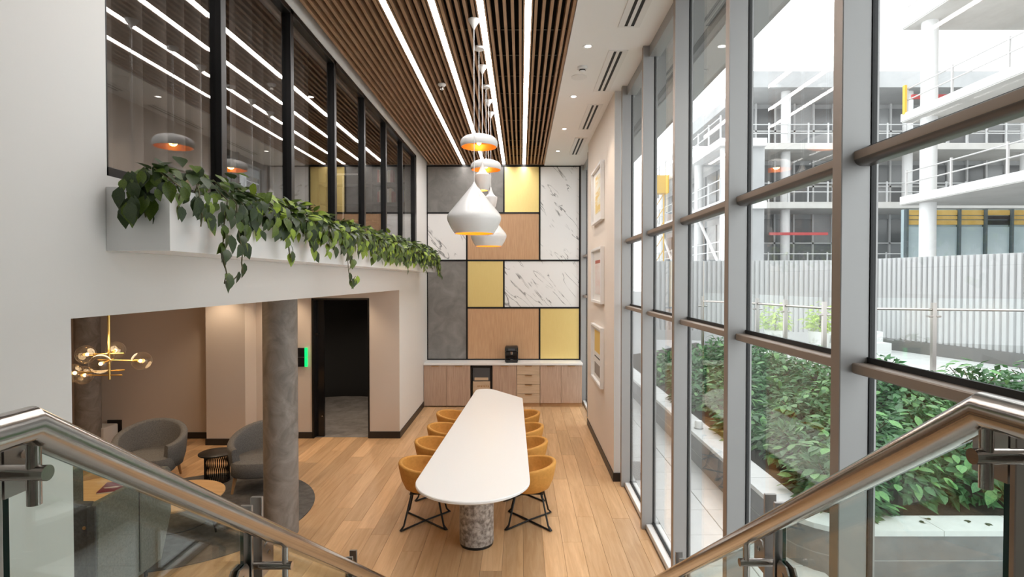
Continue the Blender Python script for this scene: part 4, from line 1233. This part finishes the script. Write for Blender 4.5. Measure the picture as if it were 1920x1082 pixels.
pnames = ['at the planter end nearest the stair', 'second from the stair end, with the longest hanging vines', 'third from the stair end of the planter', 'fourth from the stair end of the planter', 'in the middle of the planter', 'sixth from the stair end, with one vine below the planter', 'seventh from the stair end of the planter', 'second from the far end of the planter', 'at the far end of the planter by the panelled wall']
ny = 9
for k in range(ny):
    yc = 2.95 + k * 0.905
    t_ = thing('trailing_pothos', (-1.8, yc, 2.945), 'green trailing pothos plant ' + pnames[k], 'plant', 'trailing plants in the white planter')
    stems = MB()
    nv = 12
    long_ = {0: (0.40, 0.34, 0.26), 1: (0.24,), 2: (0.42, 0.26), 5: (0.24,), 7: (0.26, 0.24), 8: (0.36, 0.32, 0.28)}.get(k, (0.2,))
    ylong = {0: 3.02, 2: 5.10, 8: 10.42}.get(k)
    for v in range(nv):
        y0 = yc + rng.uniform(-0.42, 0.42)
        L = long_[v] if v < len(long_) else rng.uniform(0.02, 0.19)
        if ylong and v < len(long_): y0 = ylong + 0.10 * (v - 0.7)
        x_ = rng.uniform(-1.86, -1.72)
        pts_ = [Vector((x_, y0, 2.94)), Vector((x_ + 0.05, y0 + rng.uniform(-.05, .05), 3.03 + rng.uniform(0, .09))), Vector((-1.655, y0 + rng.uniform(-.09, .09), 3.05 + rng.uniform(0, .06))), Vector((-1.60 + rng.uniform(0, .05), y0 + rng.uniform(-.12, .12), 2.97))]
        if k == 0 and 3 <= v < 8:      # over the end face towards the stair
            x_ = rng.uniform(-1.88, -1.68)
            pts_ = [Vector((x_, 2.75, 2.95)), Vector((x_, 2.68, 3.06)), Vector((x_ - 0.03, 2.60, 3.03)), Vector((x_ - 0.05 + rng.uniform(-.05, .1), 2.56, 2.95))]
            L = rng.uniform(0.0, 0.09)
        q = pts_[-1].copy(); tl = 0
        while tl < L:
            q = q + Vector((rng.uniform(-.008, .012), rng.uniform(-.025, .025), -0.055)); tl += 0.055
            if q.x < -1.63 and q.y > 2.62: q.x = -1.62
            pts_.append(q.copy())
        if L > 0.38:
            q = q + Vector((0.01, 0.06, 0.01)); pts_.append(q.copy()); q = q + Vector((0.01, 0.05, 0.04)); pts_.append(q.copy())
        stems.tube(pts_, 0.0035, 5)
        # leaves along the vine
        for i in range(1, len(pts_)):
            a, b = pts_[i - 1], pts_[i]
            for s_ in range(2 if (i > 3 and L > 0.33) else (3 if i < 4 else 2)):
                if i > 3 and L > 0.33 and rng.random() < 0.30: continue
                p = a.lerp(b, rng.random()) + Vector((rng.uniform(-.01, .03), rng.uniform(-.035, .035), rng.uniform(-.01, .03)))
                if i < 4: tip = Vector((rng.uniform(-0.2, 1.0), rng.uniform(-1, .6), rng.uniform(-.7, .3))); nr = Vector((rng.uniform(0, .7), rng.uniform(-.9, .2), 1))
                else: tip = Vector((rng.uniform(-.1, .5), rng.uniform(-.8, .6), -1)); nr = Vector((1, rng.uniform(-1.1, .3), rng.uniform(.1, .9)))
                if k == 0 and 3 <= v < 8 and p.y < 2.66:
                    tip = Vector((rng.uniform(-.7, .5), rng.uniform(-.5, 0), -1)); nr = Vector((rng.uniform(-.2, .5), -1, rng.uniform(.1, .8)))
                sz = rng.uniform(0.060, 0.105)
                if p.x < -1.90: p.x = -1.88
                me = rng.choice([POTH[0]] * (6 if k else 9) + [POTH[1]] * 4 + [POTH[2]] * (3 if k else 0))
                inst(me, 'leaf', t_, p, leaf_rot(tip, nr), sz)
    # leaves lying over the rim and the upper front
    for i in range(44):
        p = Vector((rng.uniform(-1.645, -1.575), yc + rng.uniform(-.46, .46), rng.uniform(2.86, 3.04)))
        if rng.random() < 0.35 * (1 + math.sin(p.y * 5.3)) and p.z < 2.95: continue
        tip = Vector((rng.uniform(-.1, .6), rng.uniform(-.9, .7), -1)); nr = Vector((1, rng.uniform(-1.3, .4), rng.uniform(.0, 1.0)))
        inst(rng.choice([POTH[0]] * (6 if k else 9) + [POTH[1]] * 4 + [POTH[2]] * (3 if k else 1)), 'leaf', t_, p, leaf_rot(tip, nr), rng.uniform(0.055, 0.10))
    # crown leaves above the rim
    for i in range(52):
        p = Vector((rng.uniform(-1.90, -1.62), yc + rng.uniform(-.46, .46), 2.99 + abs(rng.gauss(0, 0.055)) + 0.03 * math.sin(yc * 3 + i)))
        if k == 0 and p.y < 2.66: p.y = 2.66
        tip = Vector((rng.uniform(-.3, 1), rng.uniform(-1, .5), rng.uniform(-.5, .35))); nr = Vector((rng.uniform(-.1, .8), rng.uniform(-.9, .2), 1))
        inst(rng.choice([POTH[0]] * (6 if k else 9) + [POTH[1]] * 4 + [POTH[2]] * (2 if k else 0)), 'leaf', t_, p, leaf_rot(tip, nr), rng.uniform(0.06, 0.11))
    stems.build('stems', 'vine_stem', t_, smooth=True)

# ---- shrubs in the bed outside
SH = [leaf_mesh('shrub_leaf_%d' % i, 'shrub_%d' % i, 1.0, 0.15, d_, False) for i, d_ in enumerate((0.22, 0.1))]
shrub_spots = []
for j in range(8):
    yy = 5.50 + j * 1.05
    for i in range(4):
        xx = 3.10 + i * 0.68 + (0.3 if j % 2 else 0)
        if xx > 5.2 and yy > 9.0: continue
        shrub_spots.append((xx + rng.uniform(-.1, .1), yy + rng.uniform(-.15, .15)))
for xx in (5.6, 6.4, 7.2):
    for yy in (5.52, 6.6, 7.7): shrub_spots.append((xx + rng.uniform(-.1, .1), yy))
def leafy(mb, c, rx, ry, h, n, size, seed, shell=0.55):
    r_ = random.Random(seed)
    for i in range(n):
        a = r_.uniform(0, 2 * math.pi); el = math.asin(r_.uniform(-0.1, 1.0)); rad = r_.uniform(shell, 1.0)
        d = Vector((math.cos(a) * math.cos(el), math.sin(a) * math.cos(el), math.sin(el)))
        p = Vector((c[0] + d.x * rx * rad, c[1] + d.y * ry * rad, c[2] + d.z * h * rad))
        if p.z < c[2] + 0.01: p.z = c[2] + 0.02
        tip = (Vector((d.x, d.y, d.z * 0.3)) + Vector((r_.uniform(-.7, .7), r_.uniform(-.7, .7), r_.uniform(-.6, .2)))).normalized()
        nr = d + Vector((r_.uniform(-.5, .5), r_.uniform(-.5, .5), 0.8))
        M = leaf_rot(tip, nr).to_matrix(); s_ = size * r_.uniform(0.7, 1.25)
        vs = [p + M @ Vector(q) * s_ for q in ((0, 0, 0), (0.45, 0.24, 0.03), (0.45, -0.24, 0.03), (1, 0, -0.12))]
        mb.add(vs, [(0, 2, 3), (0, 3, 1)])
def near_things(xx, yy):
    a = 'third' if xx < 3.7 else 'mid'
    return a
rowsn = ['nearest the stair', 'second row from the stair', 'third row from the stair', 'fourth row from the stair', 'fifth row from the stair', 'sixth row from the stair', 'seventh row from the stair', 'farthest row along the path']
coln = ['beside the coping', 'one in from the coping', 'two in from the coping', 'against the terrace edge']
for k, (xx, yy) in enumerate(shrub_spots):
    zb = bed_z(xx, yy) - 0.02
    h = rng.uniform(0.36, 0.50) + (0.1 if xx > 4.2 else 0)
    if k < 32 and xx <= 5.6 and k < len(shrub_spots) - 9:
        j = min(7, max(0, round((yy - 5.50) / 1.05))); i = min(3, max(0, int((xx - 2.9) / 0.68)))
        lb = 'leafy green shrub %s, %s' % (coln[i], rowsn[j])
    else:
        q = k - (len(shrub_spots) - 9)
        lb = 'leafy green shrub behind the straight coping, %s, %s' % (['first clump', 'second clump', 'outer clump'][max(0, q) // 3], ['front row', 'middle row', 'back row'][max(0, q) % 3])
    t_ = thing('garden_shrub', (xx, yy, zb), lb, 'shrub', 'shrubs in the planting bed')
    near = yy < 7.8 and (xx < 5.2)
    mb = MB()
    rx_ = 0.54 if xx > 3.25 else 0.38
    leafy(mb, (xx, yy, zb), rx_, 0.58, h, 700 if near else 420, 0.12 if near else 0.14, 100 + k)
    f_ = mb.build('foliage', 'shrub_0', t_); f_['kind'] = 'stuff'
    mb = MB()
    for q in range(5):
        a = q * 1.26 + k
        mb.tube([(xx, yy, zb), (xx + 0.12 * math.cos(a), yy + 0.12 * math.sin(a), zb + h * 0.4), (xx + 0.3 * math.cos(a), yy + 0.3 * math.sin(a), zb + h * 0.8)], 0.006, 5)
    mb.build('stems', 'vine_stem', t_)
    nl = 70 if near else 26
    for i in range(nl):
        a = rng.uniform(0, 2 * math.pi); el = math.asin(rng.uniform(0.12, 1.0))
        d = Vector((math.cos(a) * math.cos(el), math.sin(a) * math.cos(el), math.sin(el)))
        p = Vector((xx + d.x * rx_, yy + d.y * 0.58, zb + d.z * h * 1.05))
        tip = Vector((d.x, d.y, 0)) + Vector((rng.uniform(-.8, .8), rng.uniform(-.8, .8), rng.uniform(-.5, .1)))
        inst(SH[1] if rng.random() < 0.7 else SH[0], 'leaf', t_, p, leaf_rot(tip, d + Vector((rng.uniform(-.4, .4), rng.uniform(-.4, .4), .9))), rng.uniform(0.11, 0.17))
# fallen leaves on the coping
for k, (xx, yy, lb) in enumerate([(3.5, 4.83, 'brown fallen leaf on the coping beside the window post'), (3.62, 4.88, 'second brown fallen leaf on the straight coping'), (3.95, 4.85, 'green-brown fallen leaf in the middle of the straight coping'), (4.05, 4.80, 'small dark fallen leaf farthest along the coping')]):
    o = inst(POTH[0], 'fallen_leaf', None, (xx, yy, 0.424), (0.05, 0.05, k * 1.7), 0.08); tag(o, lb, 'leaf', 'fallen leaves on the coping')
b = thing('garden_light', (2.54, 7.9, 0.42), 'small round white light fitting on the coping of the bed', 'light fitting')
m = MB(); m.lathe([(0.055, 0), (0.055, 0.09), (0.045, 0.11)], 20, (2.54, 7.9, 0.421)); m.build('cap', 'plastic_white', b, smooth=True)
m = MB(); m.lathe([(0.065, 0), (0.065, 0.012)], 20, (2.54, 7.9, 0.4205)); m.build('base', 'alu_grey', b, smooth=True)

# ================================================================== TERRACE THINGS
tb_ = thing('terrace_balustrade', (5.5, 11, TZ), 'steel and glass balustrade along the terrace edge', 'balustrade')
PP = [(4.45, 13.6), (5.20, 12.2), (5.34, 11.2), (5.58, 10.2), (7.26, 9.75), (8.9, 9.4)]
for x_, y_ in PP:
    m = MB(); m.box(x_ - 0.035, x_ + 0.035, y_ - 0.03, y_ + 0.03, TZ - 0.4 if x_ < 5 else TZ - 0.1, TZ + 1.24); p = m.build('post', 'steel_post', tb_)
    for s_ in (-1, 1):
        m = MB(); m.tube([(x_ + s_ * 0.03, y_ - 0.02, TZ + 1.0), (x_ + s_ * 0.11, y_ - 0.02, TZ + 1.0)], 0.018, 8); m.build('bracket', 'steel_post', p)
for a, b in zip(PP, PP[1:]):
    A, B = Vector((*a, TZ + 1.12)), Vector((*b, TZ + 1.12))
    m = MB(); m.tube([A, B], 0.024, 10); m.build('rail_tube', 'steel', tb_, smooth=True)
    d = (B - A).normalized(); n_ = Vector((-d.y, d.x, 0)) * 0.006
    A2, B2 = A + d * 0.06, B - d * 0.06
    m = MB(); m.rings([[tuple(A2 + n_ + Vector((0, 0, -1.0))), tuple(A2 + n_ + Vector((0, 0, 0.2))), tuple(A2 - n_ + Vector((0, 0, 0.2))), tuple(A2 - n_ + Vector((0, 0, -1.0)))], [tuple(B2 + n_ + Vector((0, 0, -1.0))), tuple(B2 + n_ + Vector((0, 0, 0.2))), tuple(B2 - n_ + Vector((0, 0, 0.2))), tuple(B2 - n_ + Vector((0, 0, -1.0)))]]); m.build('pane', 'window_glass', tb_)
for (x_, y_, lb) in ((6.05, 13.2, 'lime green potted shrub on the terrace, nearer the window mullion'), (6.95, 12.9, 'lime green potted shrub on the terrace beside the balustrade post')):
    t_ = thing('potted_shrub', (x_, y_, TZ), lb, 'potted plant', 'potted shrubs on the terrace')
    m = MB(); m.lathe([(0.17, 0), (0.24, 0.42), (0.25, 0.45), (0.22, 0.45), (0.20, 0.40)], 24, (x_, y_, TZ)); m.build('pot', 'bld_white', t_, smooth=True)
    mb = MB(); leafy(mb, (x_, y_, TZ + 0.5), 0.36, 0.36, 0.62, 260, 0.15, int(x_ * 10), 0.3); f_ = mb.build('foliage', 'lime_leaf', t_); f_['kind'] = 'stuff'
    mb = MB(); mb.tube([(x_, y_, TZ + 0.38), (x_ + 0.02, y_, TZ + 0.8)], 0.02, 6); mb.build('stem', 'vine_stem', t_)
m = MB(); m.box(7.45, 8.3, 12.7, 13.2, TZ, TZ + 0.45); m.box(7.45, 8.3, 12.4, 12.7, TZ, TZ + 0.22); tag(m.build('white_steps', 'bld_white'), 'white block steps on the terrace in front of the hoarding', 'steps')

# hoarding of corrugated sheets
hd = thing('hoarding', (8.5, 13, TZ), 'white corrugated metal site hoarding round the terrace', 'fence')
HP = [Vector((3.6, 15.2)), Vector((8.35, 14.3)), Vector((9.3, 10.4)), Vector((10.0, 6.5))]
for a, b in zip(HP, HP[1:]):
    L = (b - a).length; d = (b - a) / L; n_ = Vector((-d.y, d.x))
    ns = max(1, round(L / 1.04)); w = L / ns
    for k in range(ns):
        rs = []
        s0_ = k * w
        q = 0.0
        prof = [(0.0, 0.0), (0.07, 0.0), (0.082, 0.045), (0.118, 0.045), (0.13, 0.0)]
        nn = 8
        for r_i in range(nn):
            for u, v in prof[:4]:
                s_ = s0_ + (r_i + u / 0.13) * w / nn
                p = a + d * s_ + n_ * v
                rs.append([(p.x, p.y, TZ + (0.26 if a.x > 8 else 0.0)), (p.x, p.y, 3.05)])
        p = a + d * (s0_ + w)
        rs.append([(p.x, p.y, TZ + (0.26 if a.x > 8 else 0.0)), (p.x, p.y, 3.05)])
        m = MB(); m.rings(rs, caps=False, wrap=False); m.build('sheet', 'hoarding', hd)
    A = a + n_ * 0.05; B = b + n_ * 0.05
    m = MB(); m.rings([[(a.x - n_.x * .02, a.y - n_.y * .02, TZ), (a.x - n_.x * .02, a.y - n_.y * .02, TZ + 0.27), (A.x, A.y, TZ + 0.27), (A.x, A.y, TZ)], [(b.x - n_.x * .02, b.y - n_.y * .02, TZ), (b.x - n_.x * .02, b.y - n_.y * .02, TZ + 0.27), (B.x, B.y, TZ + 0.27), (B.x, B.y, TZ)]])
    m.build('base_board', 'hoarding_base' if a.x > 8 else 'hoarding', hd)

# ================================================================== BUILDINGS BEYOND
def slab(t_, x0, x1, y0, y1, z0, z1, mat='bld_concrete', name='slab'):
    m = MB(); m.box(x0, x1, y0, y1, z0, z1); return m.build(name, mat, t_)
def column(t_, x_, y_, z0, z1, r, mat='bld_white'):
    m = MB(); m.lathe([(r, 0), (r, z1 - z0)], 20, (x_, y_, z0)); return m.build('column', mat, t_, smooth=True)
def rail_run(t_, a, b, z, n, mat='scaffold', h=1.1):
    A, B = Vector((*a, z)), Vector((*b, z))
    m = MB()
    for hh in (h, h * 0.55): m.tube([A + Vector((0, 0, hh)), B + Vector((0, 0, hh))], 0.03, 6)
    g = m.build('guard_rail', mat, t_)
    for k in range(n + 1):
        p = A.lerp(B, k / n)
        m = MB(); m.box(p.x - 0.035, p.x + 0.035, p.y - 0.035, p.y + 0.035, z, z + h + 0.1); m.build('guard_post', mat, t_)
# A: frame building facing the room
A = thing('frame_building', (20, 34, 0), 'grey concrete frame building with white columns behind the hoarding', 'building')
FZ = [2.9, 6.55, 9.85, 13.3]
for k, z in enumerate(FZ[1:]):
    th = 0.35 if k < 2 else 0.9
    slab(A, 12.75, 34, 31.2, 45, z, z + th, 'bld_grey' if k == 2 else 'bld_concrete')
slab(A, 12.75, 34, 31.6, 45, 0, 2.9, 'bld_grey', 'podium')
slab(A, 12.8, 13.15, 32.2, 32.7, 2.9, 13.3, 'bld_white', 'corner_pier')
for x_ in (15.2, 22.2, 29.0): column(A, x_, 32.0, 2.9, 13.3, 0.26)
for z0, z1 in zip(FZ, FZ[1:]):
    slab(A, 12.8, 33.5, 34.3, 34.5, z0, z1, 'bld_grey', 'infill_wall')
    for i in range(17):
        x_ = 13.2 + i * 1.18
        zz0 = z0 + 0.35
        hgt = (z1 - zz0 - 0.25) / 2
        for j in range(2):
            if (i * 7 + j * 3 + int(z0)) % 11 == 0: continue
            m = MB(); m.box(x_ + 0.05, x_ + 1.13, 34.2, 34.28, zz0 + j * hgt + 0.04, zz0 + (j + 1) * hgt - 0.04); m.build('pane', 'bld_pane', A)
        m = MB(); m.box(x_ - 0.05, x_ + 0.05, 34.1, 34.3, zz0, z1); m.build('mullion', 'bld_mullion', A)
    m = MB(); m.box(13.2, 33.4, 34.1, 34.3, z0 + 0.35 + (z1 - z0 - 0.6) / 2 - 0.05, z0 + 0.35 + (z1 - z0 - 0.6) / 2 + 0.05); m.build('transom', 'bld_mullion', A)
    rail_run(A, (12.9, 31.5), (33, 31.5), z0 + (0.35 if z0 > 3 else 0), 18, 'bld_mullion')
m = MB(); m.box(14.0, 17.3, 31.3, 31.4, 5.05, 5.2); m.build('safety_rail', 'rail_red', A)
# B: receding block to the left of it
B = thing('receding_building', (11, 37, 0), 'pale unfinished block receding beside the frame building', 'building')
BX = 10.2
for z in (3.0, 6.2, 9.4):
    slab(B, BX, 12.6, 28.5, 47, z, z + 0.4, 'bld_white')
    rail_run(B, (BX + 0.08, 28.7), (BX + 0.08, 46.8), z + 0.4, 10, 'bld_mullion')
slab(B, 11.7, 12.6, 28.8, 47, 0, 9.4, 'bld_grey', 'core_wall')
for y_ in (29.2, 33.5, 37.8, 42.1, 46.4):
    for z0, z1 in ((0, 3.0), (3.4, 6.2), (6.6, 9.4)): column(B, BX + 0.5, y_, z0, z1, 0.25)
for q in range(4):
    m = MB(); m.tube([(BX + 0.3, 29.5 + 4.3 * q, 3.4 + (q % 2) * 3.2), (BX + 0.3, 33 + 4.3 * q, 6.2 + (q % 2) * 3.2)], 0.09, 6); m.build('brace', 'bld_white', B)
for z0 in (0.8, 3.7, 6.9):
    for q in range(9):
        m = MB(); m.box(11.6, 11.7, 29.2 + q * 1.95, 30.9 + q * 1.95, z0, z0 + 2.1); m.build('pane', 'bld_pane', B)
sb = thing('hoist_tower', (9.5, 38, 0), 'small yellow hoist tower against the receding block', 'hoist')
m = MB()
for dx in (-0.25, 0.25):
    m.tube([(9.5 + dx, 38, -0.03), (9.5 + dx, 38, 9.6)], 0.05, 6)
for q in range(10): m.tube([(9.25, 38, q * 0.95), (9.75, 38, q * 0.95 + 0.8)], 0.03, 5)
m.build('mast', 'rail_yellow', sb); m = MB(); m.box(9.0, 10.0, 37.6, 38.4, 8.4, 9.6); m.build('cabin', 'rail_yellow', sb)
# C: nearer block on the right
Cb = thing('near_building', (24, 24, 0), 'nearer concrete block under construction with open slabs and plywood glazing', 'building')
X0, Y1 = 17.35, 25.4
for z in (5.95, 9.7, 13.9):
    slab(Cb, X0, 40, -2, Y1 + (0 if z < 13 else 0), z - 0.02, z + 0.34, 'bld_concrete')
    m = MB(); m.box(X0 - 0.05, X0, -2, Y1, z + 0.02, z + 0.36); m.build('edge_board', 'bld_white', Cb)
    rail_run(Cb, (X0 + 0.1, -1), (X0 + 0.1, Y1 - 0.2), z + 0.34, 10, 'scaffold')
for z0, z1 in ((0, 5.93), (6.29, 9.68), (10.04, 13.88)):
    for y_ in (24.6, 17.0, 9.5): column(Cb, 18.0, y_, z0, z1, 0.32)
    for y_ in (24.6, 17.0): column(Cb, 26.0, y_, z0, z1, 0.32)
slab(Cb, 18.6, 40, 27.0, 27.2, 0, 5.95, 'bld_pane_blue', 'facade_backing')
for i in range(9):
    x_ = 18.65 + 1.27 * i
    m = MB(); m.box(x_ - 0.05, x_ + 0.05, 26.8, 27.0, 0.9, 5.95); m.build('mullion', 'bld_mullion_dark', Cb)
    m = MB(); m.box(x_ + 0.06, x_ + 1.2, 26.92, 26.99, 0.9, 5.1); m.build('pane', 'bld_pane_blue', Cb)
    for z0, z1 in ((5.2, 5.42), (5.46, 5.62), (5.66, 5.9)):
        m = MB(); m.box(x_ + 0.06, x_ + 1.2, 26.9, 26.98, z0, z1); m.build('plywood_board', 'black_matt' if (i == 3 and z0 < 5.5) else 'plywood', Cb)
m = MB(); m.box(X0 - 0.08, X0 + 0.02, Y1 - 0.3, Y1 - 0.15, 10.0, 11.3); m.build('yellow_post', 'rail_yellow', Cb)
m = MB(); m.box(X0 + 0.4, X0 + 3.4, Y1 - 0.1, Y1, 10.75, 10.95); m.build('safety_rail', 'rail_red', Cb)
